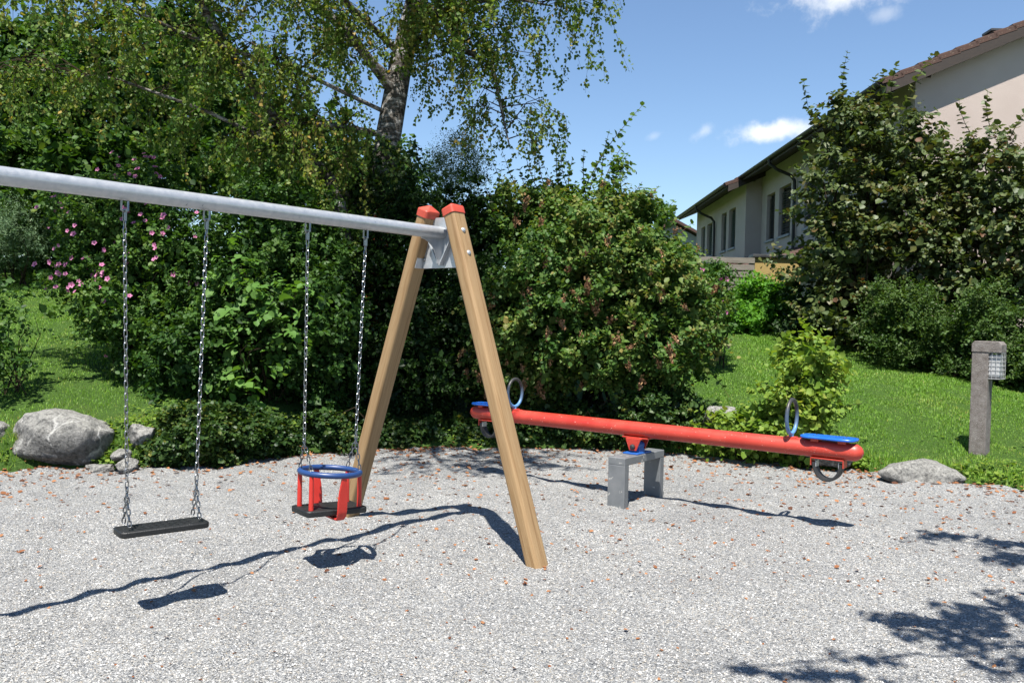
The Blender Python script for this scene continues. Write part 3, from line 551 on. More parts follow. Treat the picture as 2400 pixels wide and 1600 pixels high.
# fence and garden wall between the shrubs
t = thing('slat_fence', (4.75, 19.5, float(hill(4.75, 19.5))), 'weathered grey fence of horizontal boards below the shaded house', 'fence')
for x in (3.7, 5.36):
    b = MB(); b.abox(x - .045, x + .045, 19.53, 19.62, 1.2, 3.10); b.build('post', M['oldwood'], t, bevel=.004)
for i in range(11):
    b = MB(); a = random.uniform(-.004, .004); b.box((4.52, 19.5 + .012 * (i % 2), 3.06 - .158 * i), (.90, 0, a), (0, .011, 0), (0, 0, .062)); b.build('board', M['oldwood'], t, bevel=.003)
t = thing('garden_wall', (5.75, 19.75, 1.6), 'short yellow plastered garden wall with a dark coping at the fence end', 'wall')
b = MB(); b.abox(5.46, 6.5, 19.62, 19.90, 1.0, 3.14); b.build('wall', M['stuccograb'], t, bevel=.012)
b = MB(); b.abox(5.40, 6.56, 19.56, 19.96, 3.142, 3.21); b.build('coping', M['metalgrey'], t, bevel=.008)

# ------------------------------------------------------------------ trees and shrubs
def tree_trunk(t, pts, rad, mat, name='trunk', k=10): return MB().tube(pts, rad, k).build(name, mat, t, smooth=60)
# big tree behind on the left
t = thing('dark_tree', (-8.4, 19.2, float(hill(-8.4, 19.2))), 'large dense dark green tree at the back left behind the pink flowering shrub', 'tree')
L = Leaves(101); L.lobes(LB['maple'], 34000, .135, L=.42, nl=9, thick=.45, gap=-.2, lump=.25, freq=.5, inner=.25, droop=.2); L.build(t, G['maple'], w=.5, shape='oval', name='crown')
gz0 = float(hill(-8.4, 19.2)); tree_trunk(t, [(-8.4, 19.2, gz0 - .2), (-8.35, 19.2, 4), (-8.2, 19.2, 6), (-8.0, 19.5, 7.6)], [.28, .22, .15, .05], M['stem'])
b = MB()
for l in LB['maple']: b.tube([(-8.35, 19.2, 3.4), tuple((np.array(l[:3]) + V3(-8.35, 19.2, 3.8)) / 2), l[:3]], [.12, .07, .03], 6)
b.build('branch', M['stem'], t, smooth=60)
shrub('background_tree', 'dark leafy small tree filling the gap behind the birch trunk', 'tree', LB['backtree'], 'maple', 15000, .10, 111, base=(-3.4, 15.9), L=.3, nl=9, thick=.45, freq=.7, stemr=.05)
# birch
t = thing('birch_tree', (-2.3, 12.0, float(hill(-2.3, 12))), 'tall weeping birch with white and black bark and yellowing hanging twigs', 'tree')
TR = [(-2.32, 12.0, .0), (-2.26, 12.0, .5), (-2.1, 12.2, 1.77), (-1.95, 12.4, 3.45), (-1.83, 12.5, 4.28), (-1.7, 12.6, 5.25), (-1.51, 12.7, 6.22), (-1.3, 12.8, 7.6), (-1.1, 12.9, 9.4)]
tree_trunk(t, TR, [.25, .23, .20, .185, .18, .165, .14, .09, .02], M['bark'], k=14)
LIMB = [
    ([(-2.05, 12.2, 2.0), (-2.55, 12.0, 3.44), (-3.32, 11.7, 4.28), (-3.53, 11.6, 4.68), (-3.85, 11.5, 5.1), (-4.16, 11.3, 5.65), (-4.6, 11.0, 6.6), (-5.2, 10.7, 7.3)], .12),
    ([(-1.8, 12.5, 4.5), (-2.9, 11.7, 4.86), (-4.11, 10.8, 5.04), (-4.95, 10.3, 5.32), (-5.9, 9.8, 5.3), (-6.8, 9.5, 4.95)], .034),
    ([(-1.75, 12.5, 4.8), (-2.34, 12.0, 5.5), (-3.5, 11.2, 6.3), (-5.0, 10.6, 6.5), (-6.2, 10.2, 6.3)], .08),
    ([(-2.1, 12.2, 3.1), (-2.9, 11.7, 3.75), (-4.0, 11.2, 4.2), (-5.0, 10.9, 4.5), (-6.3, 10.8, 4.6)], .04),
    ([(-1.5, 12.7, 6.2), (-1.05, 12.4, 5.85), (-.72, 12.2, 5.35), (-.35, 12.0, 5.1), (-.22, 12.0, 4.5), (-.1, 11.9, 4.0)], .05),
    ([(-1.45, 12.7, 6.4), (-.5, 12.1, 7.0), (.1, 11.8, 6.9), (.5, 11.7, 6.45)], .06),
    ([(-1.35, 12.7, 7.0), (-.4, 11.5, 7.4), (-.1, 11.2, 7.2), (.2, 11.0, 6.7)], .06),
    ([(-1.7, 12.6, 5.3), (-1.0, 12.1, 5.9), (-.2, 11.9, 6.0), (.45, 11.8, 5.85)], .05),
    ([(-1.55, 12.7, 6.0), (-1.7, 11.0, 7.2), (-1.9, 9.2, 7.3), (-1.7, 7.9, 6.9), (-1.5, 7.0, 6.4), (-1.2, 6.3, 6.0)], .07),
    ([(-1.6, 11.5, 6.9), (-1.1, 9.4, 7.1), (-.9, 8.0, 6.8), (-.7, 7.1, 6.4), (-.5, 6.5, 6.0)], .05),
    ([(-1.8, 12.5, 5.0), (-2.6, 13.2, 5.8), (-3.4, 13.8, 6.2)], .06), ([(-1.9, 12.4, 4.2), (-2.4, 11.9, 4.2), (-3.1, 11.5, 4.15), (-3.5, 11.3, 3.9)], .045),
    ([(-1.7, 12.6, 5.4), (-2.3, 11.8, 5.8), (-2.6, 11.0, 6.2), (-3.0, 10.4, 6.0)], .05),
]
b = MB(); L = Leaves(201); tw = MB(); rr = np.random.default_rng(55)
strandP = []
for li, (pts, r0) in enumerate(LIMB):
    pts = np.array(pts); m = len(pts); b.tube(pts, [r0 * (1 - .8 * i / (m - 1)) for i in range(m)], 8)
    seg = np.linalg.norm(np.diff(pts, axis=0), axis=1); cum = np.concatenate([[0], np.cumsum(seg)]); tot = cum[-1]
    dens = {8: 13, 9: 13, 4: 8, 3: 6, 1: 8, 2: 8, 0: 7, 5: 15, 6: 13, 7: 12, 10: 5, 11: 9, 12: 9}[li]
    for q in range(int(tot * dens)):
        x = tot * rr.uniform(.18, 1.0); p = np.array([np.interp(x, cum, pts[:, c]) for c in range(3)])
        a = rr.uniform(0, 6.28); ln = rr.uniform(.25, .95); hd = V3(math.cos(a), math.sin(a) * .8, rr.uniform(-.1, .5))
        e1 = p + hd * ln * .6 + V3(0, 0, .05); e2 = p + hd * ln + V3(0, 0, -.12 * ln)
        tw.tube([p, e1, e2], [.011, .007, .004], 3, caps=False)
        for s_ in range(rr.integers(3, 6)):
            f = rr.uniform(.25, 1); o = p + (e2 - p) * f; ls = rr.uniform(.25, 1.15)
            if li in (8, 9): ls = min(ls, .9)
            if li in (5, 6, 7): ls = rr.uniform(.35, 1.5)
            dv_ = V3(rr.normal(0, .38), rr.normal(0, .38), -1); ns = 7; pp = [o + unit(dv_ * (i / ns) + V3(hd[0], hd[1], 0) * .6 * (1 - i / ns) + V3(0, 0, -.001)) * 0 for i in range(1)]
            cur = o.copy(); pp = [cur.copy()]
            for i in range(ns):
                w_ = min(1, (i + .5) / 2.5); dd = unit(V3(hd[0], hd[1], .1) * (1 - w_) + dv_ * w_ + rr.normal(0, .08, 3)); cur = cur + dd * ls / ns; pp.append(cur.copy())
            tw.tube(pp, [.004 * (1 - .7 * i / ns) for i in range(ns + 1)], 3, caps=False); strandP.append((np.array(pp), ls))
b.build('limb', M['bark'], t, smooth=60); tw.build('twigs', M['stem'], t)
for pp, ls in strandP:
    n = int(ls / .018); x = rr.uniform(.1, 1, n) * (len(pp) - 1); j = np.minimum(x.astype(int), len(pp) - 2); f = (x - j)[:, None]; P = pp[j] * (1 - f) + pp[j + 1] * f + rr.normal(0, .032, (n, 3))
    A = rr.normal(0, .6, (n, 3)) + V3(0, 0, -.8); Nn = rr.normal(0, .8, (n, 3)) + V3(0, -.25, .35); tint = rr.normal(0, .13)
    C = np.clip(.36 + tint + rr.normal(0, .16, n) + (rr.random(n) < .04) * .5, 0, 1); L.put(P, A, Nn, .057 * rr.uniform(.6, 1.2, n), C, np.zeros(n))
print('birch leaves', sum(len(p) for p in L.P))
L.build(t, G['birch'], name='crown', w=.42, shape='diamond')
# live and dead ivy climbing the trunk
t = thing('climbing_ivy', (-2.25, 11.85, float(hill(-2.25, 11.85))), 'ivy climbing the birch trunk with a strip of dead rust red leaves', 'ivy')
L = Leaves(211); L2 = Leaves(212)
for i in range(900):
    z = rr.uniform(.3, 3.6) if rr.random() < .8 else rr.uniform(3.0, 4.2); x = np.interp(z, [p[2] for p in TR], [p[0] for p in TR]); y = np.interp(z, [p[2] for p in TR], [p[1] for p in TR]); a = rr.uniform(-2.9, .2); R0 = .24 + .12 * rr.random() + .10 * max(0, 2.4 - z) / 2.4
    d = V3(math.cos(a), math.sin(a), 0); dead = (abs(math.cos(a) - .45) < .28 and .9 < z < 3.25 and rr.random() < .75)
    (L2 if dead else L).sprigs((V3(x, y, z) + d * R0)[None], unit(d + V3(0, 0, -.7))[None], np.array([.2]), 7, .062 if not dead else .06, droop=.3, jit=.5)
L.build(t, G['ivy'], w=.5, shape='broad'); L2.build(t, G['dryivy'], name='dead_leaves', w=.45, shape='oval'); MB().tube([(-2.3, 11.75, .2), (-2.2, 11.9, 1.2), (-1.95, 12.1, 2.4), (-1.9, 12.2, 3.6)], [.03, .025, .02, .01], 6).build('stem', M['stem'], t, smooth=60)

def flower_mesh():
    b = MB(); r = np.random.default_rng(5); P = []; A = []; Nn = []; S_ = []
    for i in range(5):
        a = i * 6.283 / 5; P.append(V3(0, 0, 0)); A.append(V3(math.cos(a), math.sin(a), .55)); Nn.append(V3(-math.cos(a) * .5, -math.sin(a) * .5, 1)); S_.append(1)
    Vv, q, tr, k = leaf_arrays(np.array(P), np.array(A), np.array(Nn), np.array(S_, float), .40, 'broad'); nv = len(Vv)
    c = V3(0, 0, .02); th = [c + V3(.16 * math.cos(a), .16 * math.sin(a), .13) for a in np.linspace(0, 6.283, 6)[:-1]] + [c, V3(0, 0, .5)]
    Vv = np.vstack([Vv, th]); tr = [(nv + i, nv + (i + 1) % 5, nv + 5) for i in range(5)] + [(nv, nv + 2, nv + 6), (nv + 1, nv + 3, nv + 6)]
    me = mesh_np('flower', Vv, q, np.array(tr), G['petal'], attrs={'rnd': np.r_[np.linspace(0, 1, nv), np.ones(7)]}); me.materials.append(G['pistil'])
    mi = np.zeros(len(me.polygons), np.int32); mi[len(q):] = 1; me.polygons.foreach_set('material_index', mi); return me
FM = flower_mesh()
def flowers(parent, lob, n, size, seed, pts=None, zmin=None):
    r = np.random.default_rng(seed); lob = np.array(lob); base = rootloc(parent)
    cl_ = [r.integers(len(lob)) for _ in range(n)]; made = 0
    cents = []
    while made < n:
        j = r.integers(len(lob)); d = unit(V3(r.normal(), -abs(r.normal()) - .35, r.normal() * .8 + .25)); c = lob[j, :3] + d * lob[j, 3:] * 1.04
        if zmin and c[2] < zmin and r.random() < .85: continue
        if any(np.linalg.norm((c - lob[q, :3]) / lob[q, 3:]) < .93 for q in range(len(lob)) if q != j): continue
        for _ in range(int(r.integers(1, 3))):
            if made >= n: break
            p = c + r.normal(0, .075, 3) * V3(1, .4, .8); f = unit(d + V3(0, -.6, .25) + r.normal(0, .45, 3)); o = link('flower', FM, parent); o.location = p - base
            o.rotation_euler = Vector(f).to_track_quat('Z', 'Y').to_euler(); o.scale = (size * r.uniform(.75, 1.2),) * 3; made += 1
hib = shrub('flowering_shrub', 'tall green hibiscus shrub covered with pink flowers beside the left lawn', 'shrub', LB['hibiscus'], 'hib', 24000, .058, 301, base=(-4.9, 11.3), L=.2, nl=9, thick=.4, freq=1.2, stemr=.02, w=.45)
flowers(hib, LB['hibiscus'], 120, .038, 302, zmin=1.8)
shrub('bramble_thicket', 'dark tangled thicket of small leaved bramble between the hanging swings', 'shrub', LB['mixed'], 'mixed', 30000, .068, 311, base=(-3.1, 11.4), L=.24, nl=8, thick=.45, gap=-.15, freq=1.1, stemr=.018, w=.42)
shrub('broad_leaf_shrub', 'pale green shrub with big pointed leaves in front of the dark thicket', 'shrub', LB['sprout'], 'sprout', 430, .12, 321, base=(-3.0, 10.7), L=.34, nl=6, thick=.6, gap=-.1, lump=.3, freq=1.3, inner=.0, droop=.45, up=.9, jit=.3, stemr=.008, per=6, w=.40, shape='broad', single=300, opp=True)
shrub('dark_evergreen_shrub', 'nearly black evergreen shrub behind the wooden swing legs', 'shrub', LB['yew'], 'yew', 32000, .066, 331, base=(-1.0, 12.4), L=.24, nl=9, thick=.4, gap=-.3, freq=1.0, stemr=.025, w=.36)
shrub('feathery_shrub', 'fine feathery grey green shrub top rising right of the birch trunk', 'shrub', LB['wispy'], 'wispy', 15000, .034, 341, base=(-.95, 13.3), L=.4, nl=16, thick=.8, gap=-.6, freq=1.5, inner=.05, up=.2, stemr=.012, w=.22, shape='diamond', outw=.3)
SH = [((.65, 12.2, 3.2), (.6, 12.2, 4.38), 13), ((.89, 12.2, 3.3), (1.75, 12.0, 4.62), 16), ((1.2, 12.0, 3.2), (1.28, 12.0, 4.25), 10), ((.2, 12.3, 3.2), (-.18, 12.3, 3.95), 9), ((.5, 12.3, 3.3), (.30, 12.3, 4.0), 9), ((1.54, 12.0, 3.1), (1.45, 12.0, 3.85), 8),
      ((.1, 12.3, 3.1), (-.35, 12.2, 3.9), 8), ((1.0, 12.1, 3.3), (.95, 12.1, 4.0), 8), ((1.7, 12, 3.0), (1.98, 12, 3.5), 7), ((1.3, 12, 3.3), (1.55, 12, 3.95), 8), ((.75, 12.2, 3.3), (.8, 12.2, 3.9), 7), ((-.1, 12.3, 3.0), (-.45, 12.3, 3.55), 7), ((2.1, 11.9, 2.6), (2.45, 11.9, 3.0), 6),
      ((.45, 12.2, 3.2), (.1, 12.2, 4.05), 10), ((.6, 12.2, 3.2), (.72, 12.1, 4.15), 10), ((1.0, 12.1, 3.2), (1.25, 12.0, 4.05), 10), ((1.1, 12.1, 3.1), (1.5, 12.0, 4.1), 11), ((.3, 12.3, 3.2), (.05, 12.3, 3.75), 8), ((1.5, 12, 3.0), (1.75, 12, 3.55), 7), ((-.2, 12.3, 3.0), (-.2, 12.3, 3.75), 8), ((.85, 12.1, 3.2), (.62, 12.1, 3.85), 8), ((1.35, 12, 3.1), (1.3, 12, 3.7), 7), ((1.85, 11.9, 2.8), (2.2, 11.9, 3.3), 7)]
def bigextra(L, t):
    b = MB()
    for p0, p1, n in SH: shoot(L, b, p0, p1, n, .115, bend=.05)
    r = np.random.default_rng(77)
    for i in range(26):   # trailing tendrils down the face
        x = r.uniform(-.2, 2.6); z = r.uniform(.9, 2.4); y = 10.75 + .25 * abs(x - 1.2) ** 1.3; shoot(L, b, (x, y + .25, z), (x + r.normal(0, .2), y - .1 * r.random(), z - r.uniform(.3, .7)), 8, .065, bend=.1, r0=.004)
    tag(b.build('long_shoots', M['redstem'], t), kind='stuff')
big = shrub('mixed_bush', 'big rounded bush with brown seed heads and long shoots against the sky', 'shrub', LB['bigbush'], 'big', 56000, .072, 351, base=(1.1, 12.1), L=.24, nl=8, thick=.38, gap=-.28, lump=.2, freq=.9, stemr=.025, w=.42, single=300, extra=bigextra)
# brown seed heads
Ls = Leaves(360); rs = np.random.default_rng(361); k = 46
Vv, q, tr, kk = leaf_arrays(rs.normal(0, 1, (k, 3)) * V3(.34, .3, .55), rs.normal(size=(k, 3)), rs.normal(size=(k, 3)), rs.uniform(.5, .9, k), .45, 'diamond')
SM = mesh_np('seed_head', Vv, q, tr, G['seed'], attrs={'rnd': np.repeat(rs.random(k), kk)})
lb = np.array(LB['bigbush']); n = 0
while n < 95:
    j = rs.integers(len(lb)); d = unit(V3(rs.normal(), -abs(rs.normal()) - .3, rs.normal() * .7 + .15)); c = lb[j, :3] + d * lb[j, 3:] * 1.08
    if any(np.linalg.norm((c - lb[i, :3]) / lb[i, 3:]) < .95 for i in range(len(lb)) if i != j): continue
    o = link('seed_head', SM, big); o.location = c - rootloc(big); s_ = rs.uniform(.022, .05); o.scale = (s_, s_, s_ * rs.uniform(1, 1.7)); o.rotation_euler = (rs.normal(0, .3), rs.normal(0, .3), rs.uniform(0, 6)); n += 1
rose = shrub('pink_rose_shrub', 'small shrub with pink blooms at the right end of the big bush near the fence', 'shrub', LB['rose'], 'hib', 5000, .06, 371, base=(3.3, 13.9), L=.2, nl=8, freq=1.4, stemr=.012)
flowers(rose, LB['rose'], 14, .05, 372)
IV = (('low ivy mound spilling over stones between the boulders and the swings', 'ivyA', 16000), ('dark ivy strip at the gravel edge behind the red and blue toddler swing', 'ivyB', 7500), ('ivy carpet behind the seesaw pivot below the big bush', 'ivyC', 13000))
for i, (lab, key, n) in enumerate(IV):
    shrub('ivy_patch', lab, 'ivy', LB[key], 'ivy', n, .046, 381 + i * 5, L=.12, nl=6, thick=.25, gap=-.9, lump=.3, freq=1.6, inner=.2, droop=.3, up=.8, w=.5, shape='broad', stemr=.006, low=.8, group='ivy along the gravel edge')
def hzx(L, t):
    b = MB()
    for p0, p1, n in (((3.3, 9.85, .9), (3.42, 9.8, 1.62), 7), ((3.3, 9.85, .9), (3.15, 9.8, 1.5), 6), ((3.4, 9.85, .8), (3.75, 9.8, 1.25), 6), ((3.3, 9.8, .5), (3.95, 9.7, .75), 6), ((3.2, 9.8, .5), (2.8, 9.7, .95), 6), ((3.4, 9.85, .9), (3.6, 9.8, 1.5), 6)): shoot(L, b, p0, p1, n, .10)
    tag(b.build('long_shoots', M['stem'], t), kind='stuff')
shrub('hazel_bush', 'bright yellow green young hazel bush behind the right seesaw seat', 'shrub', LB['hazel'], 'hazel', 2500, .074, 401, base=(3.3, 9.9), L=.26, nl=7, thick=.7, gap=-.6, lump=.3, freq=1.6, inner=.1, droop=.25, w=.46, shape='broad', stemr=.009, single=300, extra=hzx)
shrub('low_hazel', 'low spreading green sapling leaves under the red seesaw beam', 'shrub', LB['lowhazel'], 'hazel', 1500, .075, 411, base=(2.8, 10.25), L=.2, nl=6, thick=.7, gap=-.6, freq=1.6, inner=.15, droop=.25, w=.46, shape='broad', stemr=.006, low=.8, single=200)
shrub('bright_green_shrub', 'vivid light green shrub in front of the board fence', 'shrub', LB['bright'], 'bright', 8500, .085, 421, base=(4.95, 17.6), L=.3, nl=9, thick=.5, gap=-.5, freq=1.0, stemr=.015, w=.36)
def cpx(L, t):
    b = MB()
    for p0, p1, n, in (((5.9, 16, 4.6), (5.25, 16, 6.15), 15), ((6.2, 16.2, 5.3), (6.12, 16.2, 6.75), 13), ((6.6, 16.2, 5.4), (6.65, 16.2, 6.3), 9), ((7.0, 16.2, 5.6), (7.05, 16.2, 6.55), 8), ((7.2, 16.2, 5.5), (7.75, 16.2, 6.75), 12), ((5.8, 16, 4.3), (5.15, 15.9, 5.1), 10), ((6.9, 16.2, 5.5), (6.8, 16.2, 6.4), 9), ((5.8, 15.9, 3.9), (5.05, 15.8, 3.75), 9), ((5.7, 15.8, 3.0), (4.95, 15.7, 2.9), 10), ((5.7, 15.8, 2.7), (4.85, 15.6, 2.5), 9), ((6.4, 16.2, 5.4), (6.3, 16.2, 6.0), 7)): shoot(L, b, p0, p1, n, .15, bend=.08)
    tag(b.build('long_shoots', M['stem'], t), kind='stuff')
shrub('purple_hazel', 'tall loose hazel with dark purplish leaves hiding the corner of the house', 'shrub', LB['copper1'], 'copper', 15000, .098, 431, base=(6.5, 16.1), L=.36, nl=7, thick=.6, gap=-.1, lump=.35, freq=1.0, inner=.06, droop=.3, up=.8, jit=.4, w=.5, shape='broad', stemr=.035, per=4, single=300, extra=cpx)
def cpx2(L, t):
    b = MB()
    for p0, p1, n, in (((7.9, 15, 4.9), (7.6, 15, 5.6), 8), ((8.2, 15, 5.0), (8.1, 15, 5.75), 8), ((8.5, 15, 4.9), (8.9, 15, 5.5), 8), ((7.6, 15, 4.2), (7.25, 15, 4.9), 8)): shoot(L, b, p0, p1, n, .14, bend=.08)
    tag(b.build('long_shoots', M['stem'], t), kind='stuff')
shrub('purple_hazel', 'dark leaved hazel at the right edge of the picture against the sunlit gable', 'shrub', LB['copper2'], 'copper', 16000, .096, 441, base=(8.1, 15.1), L=.36, nl=7, thick=.6, gap=-.12, lump=.35, freq=1.0, inner=.04, droop=.3, up=.8, jit=.4, w=.5, shape='broad', stemr=.035, per=4, single=300, extra=cpx2)
shrub('privet_hedge', 'small leaved dark hedge along the top of the lawn behind the bollard lamp', 'hedge', LB['privet'], 'privet', 30000, .052, 451, base=(7.0, 13.7), L=.3, nl=11, thick=.5, gap=-.2, freq=1.1, inner=.25, stemr=.014, w=.36, outw=.4)
shrub('dark_hedge', 'dark shaded hedge mass at the foot of the house wall', 'hedge', [(6.6, 16.4, 1.9, 1.2, .5, .9), (8.3, 15.9, 1.5, 1.2, .6, 1.0), (9.6, 14.6, 1.4, 1.0, .9, 1.1), (5.6, 16.4, 1.8, .6, .5, .6)], 'yew', 15000, .085, 461, base=(7.6, 16.4), L=.3, nl=9, thick=.45, freq=.8, stemr=.02)
shrub('juniper', 'grey green spreading juniper at the left edge above the lawn', 'shrub', LB['juniper'], 'juniper', 26000, .055, 471, base=(-9.3, 16.1), L=.55, nl=26, thick=.8, gap=-.6, freq=1.0, inner=.1, up=.3, jit=.3, droop=-.1, w=.13, shape='diamond', stemr=.02, outw=.9)
shrub('twiggy_shrub', 'sparse twiggy shrub at the left edge in front of the lawn', 'shrub', LB['twiggy'], 'mixed', 1300, .065, 481, base=(-5.7, 9.9), L=.24, nl=6, thick=.9, gap=-.5, lump=.3, freq=1.6, inner=.0, droop=.4, stemr=.008, per=5)
# tree outside the picture on the right: only its shade on the gravel is seen
t = thing('shade_tree', (6.2, 2.2, -.02), 'tree beyond the right edge whose branches shade the gravel at lower right', 'tree')
L = Leaves(491); L.lobes([(2.98, 4.54, 4.6, .36, .13, .12), (3.35, 4.35, 4.6, .3, .12, .12), (3.2, 3.85, 4.6, .32, .46, .15), (1.73, 2.62, 4.6, .20, .14, .12), (2.06, 2.64, 4.6, .26, .30, .15), (2.5, 2.85, 4.6, .30, .30, .15), (1.9, 2.34, 4.6, .24, .2, .12), (2.0, 1.97, 4.6, .32, .15, .12), (2.3, 2.26, 4.6, .2, .12, .12), (1.33, 2.0, 4.6, .2, .06, .1), (.98, 1.82, 4.6, .25, .05, .1), (.68, 1.86, 4.6, .12, .04, .08), (3.6, 3.1, 4.9, .6, .6, .3), (4.7, 3.2, 5.2, 1.0, 1.0, .8)], 6200, .062, L=.2, nl=7, thick=.8, gap=-.5, freq=1.5, inner=.3, lump=.4)
L.build(t, G['maple'], name='crown', w=.5, shape='oval'); tree_trunk(t, [(6.2, 2.2, -.1), (6.1, 2.3, 2.0), (5.6, 2.6, 3.6), (4.8, 3.0, 4.6), (4.3, 3.2, 5.4)], [.19, .16, .13, .08, .03], M['stem'])
b = MB()
for e in ((2.0, 2.6, 4.55), (2.75, 4.54, 4.62), (.4, 1.85, 4.6), (3.1, 3.9, 4.6), (1.7, 1.97, 4.55)): b.tube([(5.4, 2.7, 3.8), ((5.0 + e[0]) / 2, (2.9 + e[1]) / 2, 4.5), e], [.05, .022, .006], 6)
b.build('limb', M['stem'], t, smooth=60)

# ------------------------------------------------------------------ grass
def grass():
    r = np.random.default_rng(600); P = []
    for (x0, x1, y0, y1, n) in ((2.0, 10.5, 6.0, 18.5, 420000), (-11.5, -3.4, 6.6, 18.5, 240000)):
        x = r.uniform(x0, x1, n); y = y0 + (y1 - y0) * r.random(n) ** 1.25; d = y - edge(x); px = x / y
        ok = (d > .06 + .12 * r.random(n)) & (np.abs(px) < .86)
        ok &= ~((x > 2.0) & (x < 2.9) & (y > 11.3) & (y < 12.3)); P.append(np.stack([x[ok], y[ok]], -1))
    P = np.concatenate(P); f = sines(601, 8, .7); f2 = sines(602, 8, 2.0); p3 = np.c_[P, np.zeros(len(P))]; d = P[:, 1] - edge(P[:, 0]); v = f(p3)
    n = len(P); base = np.c_[P, hill(P[:, 0], P[:, 1]) - .01]
    h = (.029 + .012 * np.clip(f2(p3), -1, 1) + .05 * (d < .35)) * r.uniform(.6, 1.4, n); a = r.uniform(0, 6.28, n); lean = r.uniform(.1, .75, n); w = .0038 * r.uniform(.8, 1.5, n) * np.clip(P[:, 1] / 9, 1, 1.6)
    dir_ = np.c_[np.cos(a), np.sin(a), 0 * a]; sd_ = np.c_[-np.sin(a), np.cos(a), 0 * a]
    tip = base + dir_ * (h * lean)[:, None] + V3(0, 0, 1) * h[:, None]
    Vv = np.stack([base - sd_ * w[:, None], base + sd_ * w[:, None], tip], 1).reshape(-1, 3)
    C = np.clip(.33 + .15 * v + r.normal(0, .14, n) + .28 * (d < .9) * r.random(n) + .07 * (P[:, 0] < 0) + (r.random(n) < .03) * .4, 0, 1)
    tag(add('lawn_grass', Vv, tris=np.arange(3 * n).reshape(-1, 3), mat=G['grass'], attrs={'rnd': np.repeat(C, 3)}), 'short green lawn grass on the slopes left and right', 'grass', kind='stuff'); print('grass', n)
grass()
def groundcover():
    L = Leaves(620); r = L.r
    for (x0, x1, n) in ((2.0, 4.0, 3800), (4.0, 6.5, 900), (-7.5, -3.5, 2200), (-3.5, 2.0, 1000)):
        x = r.uniform(x0, x1, n); y = edge(x) + .05 + np.abs(r.normal(0, .55 if x0 > 0 else .4, n)); f = sines(621, 8, 1.2); k = f(np.c_[x, y, x * 0]) > .12; x, y = x[k], y[k]; n2 = len(x)
        L.put(np.c_[x, y, hill(x, y) + r.uniform(.02, .08, n2)], np.c_[r.normal(size=(n2, 2)), np.full(n2, .2)], V3(0, 0, 1) + r.normal(0, .35, (n2, 3)), .042 * r.uniform(.6, 1.3, n2), np.clip(r.normal(.4, .2, n2), 0, 1), np.zeros(n2))
    o = L.build(None, G['hazel'], name='ground_cover', w=.45, shape='broad'); tag(o, 'low clover and weeds growing along the gravel edge', 'ground cover')
groundcover()

# ------------------------------------------------------------------ boulders
def boulder(name, label, c, r, seed, mat, rot=0, box=.82, group=None, amp=.16, cut=(.62, .92)):
    bm = bmesh.new(); bmesh.ops.create_icosphere(bm, subdivisions=4, radius=1); Vv = np.array([v.co[:] for v in bm.verts]); F = np.array([[v.index for v in f.verts] for f in bm.faces]); bm.free()
    f1 = sines(seed, 8, .28); f2 = sines(seed + 1, 10, .8); f3 = sines(seed + 2, 12, 2.2); Vv = np.sign(Vv) * np.abs(Vv) ** box
    rp = np.random.default_rng(seed + 5); f4 = sines(seed + 3, 14, 4.5)
    for _ in range(11):
        pn = unit(rp.normal(size=3)); Vv = Vv - np.maximum(0, Vv @ pn - rp.uniform(*cut))[:, None] * pn * .92
    q = Vv * (1.08 + amp * f1(Vv) + amp * .45 * f2(Vv) + amp * .36 * f3(Vv) + amp * .20 * f4(Vv))[:, None]; q = q * np.array(r); ca, sa = math.cos(rot), math.sin(rot)
    q = np.c_[q[:, 0] * ca - q[:, 2] * sa, q[:, 1], q[:, 0] * sa + q[:, 2] * ca]
    o = link(name, mesh_np(name, q, tris=F, mat=mat, smooth=True)); o.location = c; return tag(o, label, 'rock', group)
boulder('boulder', 'large white veined grey boulder at the left gravel edge', (-4.60, 8.95, .27), (.45, .32, .255), 21, M['rock'], rot=-.05, amp=.13, box=.62, cut=(.80, 1.05))
boulder('boulder', 'medium pale stone half buried in grass right of the big boulder', (-3.86, 9.05, .30), (.14, .15, .13), 24, M['rock2'])
boulder('stone', 'small flat grey stone at the foot of the ivy mound', (-3.93, 8.72, .14), (.11, .12, .06), 27, M['rock2'])
boulder('stone', 'small tan stone lowest at the gravel edge by the ivy mound', (-3.83, 8.62, .06), (.10, .10, .075), 30, M['rock'])
boulder('stone', 'flat pale slab on the gravel between boulder and ivy', (-4.1, 8.66, .02), (.16, .10, .05), 33, M['rock2'])
boulder('boulder', 'boulder cut off by the left edge of the picture', (-5.32, 8.75, .18), (.26, .3, .26), 36, M['rock'])
boulder('boulder', 'low wide dark grey rock at the foot of the bollard lamp lawn', (4.42, 9.25, .04), (.48, .38, .17), 39, M['rock2'], rot=-.12, amp=.13)
boulder('boulder', 'pale rock half hidden by leaves behind the seesaw beam', (2.62, 10.65, .42), (.22, .22, .16), 42, M['rock'])
boulder('boulder', 'dark rock in the weeds beneath the right seesaw end', (3.6, 9.75, .16), (.24, .2, .16), 45, M['rock2'])

